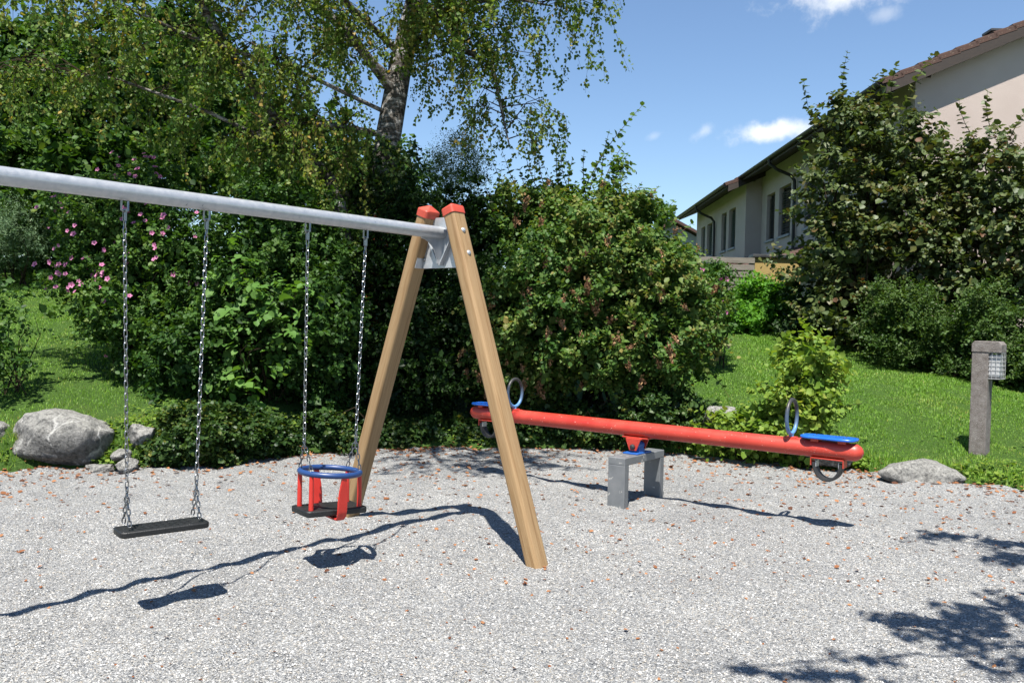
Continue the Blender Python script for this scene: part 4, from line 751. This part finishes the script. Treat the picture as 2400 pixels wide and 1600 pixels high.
# ------------------------------------------------------------------ bollard lamp
LX, LY = 5.26, 9.62; lz = float(hill(LX, LY)); E1 = V3(.70, -.714, 0); E2 = V3(-.714, -.70, 0)
t = thing('bollard_lamp', (LX, LY, lz), 'weathered concrete bollard lamp with a wire guarded light on the lawn', 'lamp')
O = V3(LX, LY, 0); zt = 1.485
MB().box(O + Z3 * (lz - .1 + 1.36) / 2 - E1 * .02, E1 * .085, E2 * .085, Z3 * ((1.36 - lz + .1) / 2)).build('post', M['concrete'], t, bevel=.008)
b = MB(); hw = [(-.088, 1.362), (.215, 1.362), (.215, 1.45), (.185, zt), (-.06, zt), (-.088, 1.45)]; b.prism(hw, O - E1 * .02, E1, Z3, E2 * .092); b.build('cap', M['concrete'], t, bevel=.006)
MB().box(O + E1 * .118 + Z3 * 1.215, E1 * .058, E2 * .055, Z3 * .125).build('diffuser', M['lampwhite'], t, bevel=.01)
MB().box(O + E1 * .118 + Z3 * 1.075, E1 * .062, E2 * .060, Z3 * .012).build('lamp_base', M['metalgrey'], t, bevel=.004)
b = MB(); c0 = O + E1 * .124
for i in range(7):
    z = 1.075 + i * .047; p = [c0 + E1 * a * .068 + E2 * bb_ * .078 + Z3 * z for a, bb_ in ((-1, 1), (1, 1), (1, -1), (-1, -1))]; b.tube(p, .0032, 4, closed=True)
for i in range(4):
    f = -1 + 2 * i / 3
    b.tube([c0 + E1 * f * .068 + E2 * .078 + Z3 * 1.07, c0 + E1 * f * .068 + E2 * .078 + Z3 * 1.36], .0032, 4); b.tube([c0 + E1 * .068 + E2 * f * .078 + Z3 * 1.07, c0 + E1 * .068 + E2 * f * .078 + Z3 * 1.36], .0032, 4)
b.build('wire_guard', M['wire'], t)

# ------------------------------------------------------------------ swing frame
PHI = .696; A0 = V3(-.5355, 6.2566, 0); NN = V3(math.cos(PHI), -math.sin(PHI), 0); DD = V3(-math.sin(PHI), -math.cos(PHI), 0)
ZB, RB, SEND = 2.217, .045, 4.05
fr = thing('swing_frame', tuple(A0), 'swing frame with galvanised steel beam on round edged wooden legs with red caps', 'swing frame')
MB().tube([A0 + Z3 * ZB + DD * s for s in np.linspace(-.02, SEND, 24)], RB, 24).build('beam', M['galv'], fr, smooth=40)
def rrect(a, b, r, n=5):
    o = []
    for cx, cy, a0 in ((a - r, b - r, 0), (-a + r, b - r, 90), (-a + r, -b + r, 180), (a - r, -b + r, 270)):
        for i in range(n + 1): q = math.radians(a0 + 90 * i / n); o.append((cx + r * math.cos(q), cy + r * math.sin(q)))
    return o
for S0 in (0.0, SEND):
    for sg in (1, -1):
        foot = A0 + DD * S0 + NN * sg * .953; top = A0 + DD * S0 + NN * sg * .124 + Z3 * 2.37; az = unit(top - foot); foot = foot - az * .12; ln = np.linalg.norm(top - foot); ay = DD; axx = np.cross(ay, az)
        Mx = Matrix(((axx[0], ay[0], az[0], 0), (axx[1], ay[1], az[1], 0), (axx[2], ay[2], az[2], 0), (0, 0, 0, 1)))
        off = rootloc(fr)
        def place(mb, name, mat, parent=fr, **k):
            o = mb.build(name, mat, None, **k); o.parent = parent; o.matrix_local = Matrix.Translation(Vector(foot - off)) @ Mx if parent is fr else Matrix(); return o
        b = MB(); b.prism(rrect(.052, .066, .024), (0, 0, ln / 2), (1, 0, 0), (0, 1, 0), (0, 0, ln / 2)); leg = place(b, 'leg', M['wood'], smooth=30)
        b = MB(); rr_ = rrect(.058, .072, .026); k = len(rr_); n0 = 0
        for z, sc in ((ln - .035, 1), (ln + .012, 1), (ln + .02, .94), (ln + .052, .12)):
            for (x, y) in rr_: b.v.append(V3(x * sc, y * sc, z))
        for i in range(3):
            for j in range(k): b.f.append((i * k + j, i * k + (j + 1) % k, (i + 1) * k + (j + 1) % k, (i + 1) * k + j))
        b.f.append(tuple(3 * k + j for j in range(k))); b.f.append(tuple(reversed(range(k)))); place(b, 'cap', M['redcap'], smooth=25)
        if S0 == 0:
            for zz in (.17, .34):
                b = MB(); sx = 1 if axx @ NN * sg > 0 else -1; z = ln - zz
                b.tube([V3(sx * .0522, .0, z), V3(sx * .055, 0, z), V3(sx * .061, 0, z), V3(sx * .064, 0, z)], [.018, .018, .013, .006], 12); place(b, 'bolt', M['galv'], smooth=30)
# steel bracket at the picture's end: back plate, flanges, gussets
b = MB(); b.prism([(-.225, 1.965), (.225, 1.965), (.125, 2.33), (-.125, 2.33)], A0 - DD * .028, NN, Z3, DD * .005); br = b.build('bracket', M['galv'], fr, bevel=.002)
b = MB()
for sg in (1, -1):
    b.prism([(sg * .225, 1.965), (sg * .205, 1.965), (sg * .105, 2.33), (sg * .125, 2.33)], A0 + DD * .012, NN, Z3, DD * .034)
b.build('bracket_flange', M['galv'], br, bevel=.002)
b = MB(); cur = [(-.023, 2.19), (.20, 2.185)] + [(.20 - .17 * math.sin(q), 2.165 - .17 * (1 - math.cos(q))) for q in np.linspace(.1, 1.57, 8)] + [(-.023, 1.985)]
b.prism(cur, A0, DD, Z3, NN * .004); b.build('gusset', M['galv'], br)
b = MB()
for sg in (1, -1): b.box(A0 + NN * sg * .055 + Z3 * 2.07 + DD * -.004, NN * sg * -.05 + Z3 * -.085, DD * .018, (NN * sg * .085 - Z3 * .05) * .04)
b.build('stiffener', M['galv'], br)
for sg in (1, -1):
    for zz in (2.03, 2.22):
        x = sg * (.225 - (zz - 1.965) / .365 * .1) - sg * .03; b = MB(); b.tube([A0 + NN * x + Z3 * zz - DD * .022, A0 + NN * x + Z3 * zz - DD * .012, A0 + NN * x + Z3 * zz - DD * .008], [.013, .012, .005], 8); b.build('bolt', M['chrome'], br, smooth=30)

# ------------------------------------------------------------------ swings
def link_mesh():
    b = MB(); R, Ls, r = .0085, .0115, .0034; pts = []
    for i in range(5): q = math.pi * i / 4; pts.append((R * math.cos(q), 0, Ls + R * math.sin(q)))
    for i in range(5): q = math.pi + math.pi * i / 4; pts.append((R * math.cos(q), 0, -Ls + R * math.sin(q)))
    b.tube(pts, r, 4, closed=True); o = b.build('link', M['chrome'], None, smooth=80); me = o.data; bpy.data.objects.remove(o); return me
LM = link_mesh()
def chain_run(parent, p0, p1, start=0):
    """links from p0 to p1, each a piece of its own"""
    base = rootloc(parent); d = p1 - p0; ln = np.linalg.norm(d); n = max(2, round(ln / .0335)); q = Vector(d).to_track_quat('Z', 'Y')
    for i in range(n):
        o = link('link', LM, parent); o.location = p0 + d * (i + .5) / n - base
        o.rotation_euler = (q @ Matrix.Rotation((i + start) % 2 * math.pi / 2 + .6, 3, 'Z').to_quaternion()).to_euler(); o.scale = (1, 1, ln / n / .0335)
def hang(swing, sh, bottom, outs):
    """one chain: shackle on the beam, main run, ring, two bridle runs"""
    top = A0 + DD * sh + Z3 * (ZB - RB)
    b = MB(); b.tube([top + DD * -.018 + Z3 * .012, top - DD * .018 - Z3 * .05, top - Z3 * .06, top + DD * .018 - Z3 * .05, top + DD * .018 + Z3 * .012], .006, 6); b.tube([top - NN * .02 - Z3 * .05, top + NN * .02 - Z3 * .05], .007, 8)
    for sg in (-1, 1): b.box(top - Z3 * .075 + NN * sg * .009, DD * .006, NN * .002, Z3 * .030)
    for i in range(1): b.tube([bottom + V3(0, 0, .016 * math.cos(q)) + NN * .011 * math.sin(q) for q in np.linspace(0, 6.283, 11)[:-1]], .0042, 5, closed=True)
    c = b.build('chain', M['chrome'], swing, smooth=50); chain_run(c, top - Z3 * .105, bottom + Z3 * .012)
    for o in outs: chain_run(c, bottom - Z3 * .010, o + Z3 * .012, 1)
LA = V3(.78, .626, 0); SA = V3(.626, -.78, 0)
# flat swing
ctr = A0 + DD * 2.085
fs = thing('flat_swing', (ctr[0], ctr[1], .42), 'flat black rubber swing seat hanging on steel chains nearest the left edge', 'swing')
b = MB(); b.prism(rrect(.232, .088, .03, 4), ctr + Z3 * .438, LA, SA, Z3 * .016); st = b.build('seat', M['rubber'], fs, smooth=30, bevel=.006)
b = MB()
for i in range(-4, 5):
    for j in range(-1, 2): c = ctr + LA * i * .034 + SA * j * .04 + Z3 * .4545; b.prism([(.009 * math.cos(q), .009 * math.sin(q)) for q in np.linspace(0, 6.283, 9)[:-1]], c, LA, SA, Z3 * .0022)
b.build('grip_studs', M['rubber'], st)
for sh, sl in ((2.309, -.182), (1.845, .182)):
    hang(fs, sh, ctr + LA * sl + Z3 * .66, [ctr + LA * sl + SA * s * .058 + Z3 * .462 for s in (-1, 1)])
# toddler swing
ctr = A0 + DD * .955
ts = thing('toddler_swing', (ctr[0], ctr[1], .33), 'toddler swing with blue ring, red posts and black seat beside the wooden legs', 'swing')
zr, rr0 = .605, .188
ring = MB().tube([ctr + LA * rr0 * math.cos(q) + SA * rr0 * math.sin(q) + Z3 * (zr + .012 * math.cos(q) * -1) for q in np.linspace(0, 6.283, 41)[:-1]], .0185, 12, closed=True).build('ring', M['bluering'], ts, smooth=80)
tl = (LA + Z3 * -.035)
b = MB(); b.prism(rrect(.212, .125, .03, 4), ctr + Z3 * .365, tl, SA, Z3 * .019); st = b.build('seat', M['rubber'], ts, smooth=30, bevel=.007)
b = MB(); b.prism(rrect(.15, .055, .03, 4), ctr + Z3 * .3835, tl, SA, Z3 * .003); b.build('seat_pad', M['rubber'], st, smooth=30, bevel=.002)
for sl in (-1, 1):
    for ss in (-1, 1):
        f = ctr + LA * sl * .168 + SA * ss * .083; z0 = .38 - .006 * sl; b = MB(); b.tube([f + Z3 * (z0 + h) for h in (0, .02, .12, .18, zr - z0 - .004 - .012 * sl)], [.0165, .0155, .015, .0145, .013], 10); b.build('post', M['redplastic'], ts, smooth=40)
for ss in (-1, 1):   # the two broad moulded straps that pass under the seat
    prof = [(.188, zr + .017, .012), (.192, zr - .005, .016), (.188, .55, .022), (.182, .50, .029), (.176, .44, .033), (.172, .38, .033), (.165, .345, .031), (.145, .325, .028), (.10, .322, .026), (.0, .322, .025)]; b = MB()
    for o_, z, wd in prof:
        for a, c in ((-1, 1), (1, 1), (1, -1), (-1, -1)):
            nrm = V3(0, 0, 1) if o_ < .15 else SA * ss; b.v.append(ctr + SA * ss * o_ + Z3 * z + LA * wd * a + nrm * (.007 * c if o_ >= .15 else -.007 * c))
    for i in range(len(prof) - 1):
        for j in range(4): b.f.append((i * 4 + j, i * 4 + (j + 1) % 4, i * 4 + 4 + (j + 1) % 4, i * 4 + 4 + j))
    b.f.append((0, 1, 2, 3)); m_ = 4 * (len(prof) - 1); b.f.append((m_ + 3, m_ + 2, m_ + 1, m_)); b.build('strap', M['redplastic'], ts, smooth=50, bevel=.004)
for sh, sl in ((1.160, -1), (.695, 1)):
    hang(ts, sh, ctr + LA * sl * .182 + Z3 * .815, [ctr + LA * sl * .168 + SA * s * .083 + Z3 * (zr + .006 - .012 * sl) for s in (-1, 1)])

# ------------------------------------------------------------------ seesaw
SC = V3(1.155, 7.80, 0); SD = unit(V3(.795, -.607, 0)); SN = V3(-SD[1], SD[0], 0); zbm, rbm, LH = .64, .068, 1.90
ss = thing('seesaw', tuple(SC), 'red tube seesaw with blue seats, ring handles and tyre bumpers on a grey portal', 'seesaw')
P_ = lambda s, n, z: SC + SD * s + SN * n + Z3 * z
prof = [(-LH - .062, .006), (-LH - .058, .022), (-LH - .045, .044), (-LH - .022, .060), (-LH, rbm)] + [(x, rbm) for x in np.linspace(-LH + .2, LH - .2, 12)] + [(LH, rbm), (LH + .022, .060), (LH + .045, .044), (LH + .058, .022), (LH + .062, .006)]
bmo = MB().tube([P_(s, 0, zbm) for s, r in prof], [r for s, r in prof], 28).build('beam', M['redpaint'], ss, smooth=60)
for sg in (-1, 1):
    s0 = sg * 1.40
    # steering ring
    cz = zbm + rbm + .035 + .132; b = MB(); n = 32
    b.tube([P_(s0, .118 * math.sin(q), cz + .138 * -math.cos(q)) for q in np.linspace(0, 6.283, n + 1)[:-1]], .0155, 10, closed=True); b.tube([P_(s0, 0, zbm + rbm - .01), P_(s0, 0, cz - .13)], [.020, .016], 10)
    o = b.build('handle', M['ring'], None, smooth=70); off = P_(s0, 0, zbm + rbm)
    for v in o.data.vertices: v.co -= Vector(off)
    o.parent = ss; o.location = off - SC
    b = MB(); b.box(P_(s0, 0, zbm + rbm + .004), SD * .045, SN * .030, Z3 * .004); b.box(P_(s0, 0, zbm + rbm - .008), SD * .07, SN * .036, Z3 * .008); b.build('handle_plate', M['redpaint'], ss, bevel=.002)
    # waisted plastic seat
    ol = []; Ls_, n = .215, 40
    for i in range(n):
        q = 2 * math.pi * i / n; c, s_ = math.cos(q), math.sin(q); x = Ls_ * np.sign(c) * abs(c) ** .45; wd = .108 - .022 * math.exp(-((x + .05) / .07) ** 2); y = wd * np.sign(s_) * abs(s_) ** .55; ol.append((x, y))
    b = MB(); b.prism(ol, P_(sg * 1.70, 0, zbm + rbm + .026), SD * sg, SN, Z3 * .010); seat = b.build('seat', M['blueplastic'], ss, smooth=40, bevel=.006)
    for x in (-.11, .12):
        for y in (-.04, .04): c = P_(sg * (1.70 + x), y, zbm + rbm + .037); MB().tube([c - Z3 * .003, c + Z3 * .002, c + Z3 * .004], [.007, .007, .003], 8).build('screw', M['chrome'], seat, smooth=30)
    b = MB()
    for x in (-.10, .11): MB().box(P_(sg * (1.70 + x), 0, zbm + rbm + .003), SD * .03, SN * .05, Z3 * .0125).build('seat_bracket', M['redpaint'], ss, bevel=.002)
    # half tyre bumper with its red bracket
    sb, ra = sg * 1.70, .115; b = MB(); m = 15; z0 = zbm - rbm - .035
    arc = [math.pi * (1 + i / (m - 1)) for i in range(m)]
    for (rad, hw) in ((ra, .045), (ra - .006, .048), (ra - .022, .044), (ra - .022, -.044), (ra - .006, -.048), (ra, -.045)):
        for q in arc: b.v.append(P_(sb + rad * math.cos(q), hw, z0 + (rad + .03) * math.sin(q)))
    for i in range(6):
        for j in range(m - 1): a0 = i * m + j; i2 = (i + 1) % 6; b.f.append((a0, a0 + 1, i2 * m + j + 1, i2 * m + j))
    b.f.append(tuple(i * m for i in range(6))); b.f.append(tuple(i * m + m - 1 for i in reversed(range(6)))); b.build('tyre_bumper', M['tyre'], ss, smooth=40)
    b = MB(); b.box(P_(sb, 0, zbm - rbm - .001), SD * .128, SN * .05, Z3 * .005)
    for e in (-1, 1): b.box(P_(sb + e * .1245, 0, zbm - rbm - .030), SD * .0035, SN * .05, Z3 * .032)
    b.build('bumper_bracket', M['redpaint'], ss, bevel=.0015)
    for e in (-1, 1): MB().box(P_(sb + e * (ra - .027), 0, z0 - .012), SD * .003, SN * .035, Z3 * .024).build('clamp_plate', M['galv'], ss, bevel=.001)
# pivot
b = MB(); b.box(P_(0, 0, zbm - rbm - .003), SD * .13, SN * .055, Z3 * .006); b.box(P_(0, 0, zbm - rbm - .012), SD * .075, SN * .085, Z3 * .005)
for e in (-1, 1): b.prism([(-.075, zbm - rbm - .016), (.075, zbm - rbm - .016), (.035, .455), (-.035, .455)], P_(0, e * .08, 0), SD, Z3, SN * .005)
b.build('pivot_bracket', M['redpaint'], ss, bevel=.002)
b = MB(); b.box(P_(0, 0, .434), SD * .075, SN * .13, Z3 * .006); b.tube([P_(0, -.072, .495), P_(0, .072, .495)], .036, 14); b.prism([(-.055, .441), (.055, .441), (.018, .53), (-.018, .53)], P_(0, 0, 0), SD, Z3, SN * .05); b.build('pivot_block', M['bluepaint'], ss, smooth=40, bevel=.002)
for e in (-1, 1): MB().tube([P_(0, e * .087, .490), P_(0, e * .10, .490), P_(0, e * .108, .490)], [.026, .024, .012], 8).build('axle_nut', M['tyre'], ss, smooth=30)
# portal support
hw, lt = .365, .038; b = MB(); b.box(P_(0, 0, .392), SD * .085, SN * hw, Z3 * .034)
for e in (-1, 1): b.box(P_(0, e * (hw - lt), .13), SD * .0848, SN * lt, Z3 * .23)
b.build('support_portal', M['galvdull'], ss, bevel=.007, seg=3)

# ------------------------------------------------------------------ gravel stones and fallen leaves
def stones():
    r = np.random.default_rng(700); n = 80000; y = 3.3 + 3.6 * r.random(n) ** 1.25; x = (r.random(n) * 2 - 1) * (y * .64 + .25)
    T = np.array([(1, 0, 0), (-1, 0, 0), (0, 1, 0), (0, -1, 0), (0, 0, 1), (0, 0, -1)], float); F = np.array([(0, 2, 4), (2, 1, 4), (1, 3, 4), (3, 0, 4)])
    a = r.uniform(0, 6.28, n); s = r.gamma(5, .00055, n) + .0013; sx = s * r.uniform(.8, 1.35, n); sy = s * r.uniform(.7, 1.1, n); sz = s * r.uniform(.5, .95, n)
    L_ = T[None] * np.stack([sx, sy, sz], -1)[:, None]; L_ = L_ + r.normal(0, .22, L_.shape) * s[:, None, None]; ca, sa = np.cos(a)[:, None], np.sin(a)[:, None]
    Vv = np.stack([L_[..., 0] * ca - L_[..., 1] * sa + x[:, None], L_[..., 0] * sa + L_[..., 1] * ca + y[:, None], L_[..., 2] + (gz(x, y) + sz * .35)[:, None]], -1)[:, :5].reshape(-1, 3)
    tr = ((np.arange(n) * 5)[:, None, None] + F[None]).reshape(-1, 3)
    m, t, p, o = newmat('pebble'); at = N(t, 'ShaderNodeAttribute', attribute_name='rnd').outputs['Fac']
    t.links.new(ramp(t, at, [(0, (.10, .103, .108)), (.2, (.175, .178, .182)), (.45, (.26, .26, .258)), (.66, (.32, .317, .31)), (.76, (.30, .265, .22)), (.86, (.42, .416, .405)), (1, (.53, .527, .52))]), p.inputs['Base Color']); p.inputs['Roughness'].default_value = .8; p.inputs['Specular IOR Level'].default_value = .3
    tag(add('loose_pebbles', Vv, tris=tr, mat=m, attrs={'rnd': np.repeat(r.random(n), 5)}), 'loose grey and white pebbles lying on the gravel', 'pebbles', kind='stuff')
stones()
def fallen():
    r = np.random.default_rng(710); n = 9000; P = []
    x = r.uniform(-6, 6.5, n * 4); y = 3.0 + 8 * r.random(n * 4); d = edge(x) - y
    pr = .034 + .85 * np.exp(-np.abs(d) / .2) + .20 * np.exp(-np.abs(d - .3) / .8) + .07 * (np.abs(x - 1.8) < 3.5) * (y > 5)
    ok = (r.random(n * 4) < pr) & (d > -.25); x, y = x[ok], y[ok]; n = len(x); d = edge(x) - y
    z = np.where(d > 0, gz(x, y), np.maximum(hill(x, y), gz(x, y))) + .006; a = r.uniform(0, 6.28, n); tilt = r.normal(0, .30, (n, 3)) * V3(1, 1, 0); A = np.c_[np.cos(a), np.sin(a), r.normal(0, .2, n)]; Nn = V3(0, 0, 1) + tilt; S_ = r.uniform(.020, .044, n); C = r.random(n)
    S_ = np.where(r.random(n) < .05, S_ * 1.3, S_) * np.clip(y / 6.6, .70, 1.35)
    vis = np.where((np.abs(x / y) < .60) & (y > 3.9) & (d > .1), S_ / y, 0); big_ = np.argsort(-vis)[:300]; mes = []
    def curl(w, cu):
        T = np.array([(0, 0, 0), (w, .3, cu), (w * .85, .65, cu * .9), (0, 1, cu * .5), (-w * .85, .65, cu), (-w, .3, cu * .8)]); return T, np.array([(0, 1, 2, 3), (0, 3, 4, 5)])
    for q in range(6):
        T, F = curl(.30 + .03 * q, .05 + .05 * (q % 3)); mes.append(mesh_np('fallen_leaf', T, F, None, G['dry'], attrs={'rnd': np.full(6, q / 5)}))
    for i in big_:
        ax = unit(A[i]); nn = unit(Nn[i] - ax * np.dot(Nn[i], ax)); sx = np.cross(ax, nn); k = S_[i]; o = link('fallen_leaf', mes[int(C[i] * 5.99)])
        o.matrix_world = Matrix(((sx[0] * k, ax[0] * k, nn[0] * k, x[i]), (sx[1] * k, ax[1] * k, nn[1] * k, y[i]), (sx[2] * k, ax[2] * k, nn[2] * k, z[i]), (0, 0, 0, 1)))
        tag(o, 'small curled orange brown leaf lying loose on the grey gravel', 'leaf', 'dry leaves fallen on the gravel')
    ms = np.ones(n, bool); ms[big_] = False; Vv, qd, tr, k = leaf_arrays(np.c_[x, y, z][ms], A[ms], Nn[ms], S_[ms], .36, 'oval')
    tag(add('leaf_litter', Vv, qd, None, G['dry'], attrs={'rnd': np.repeat(C[ms], k)}), 'scattered orange brown leaf litter along the gravel edge', 'leaf litter', kind='stuff'); print('fallen', n)
fallen()
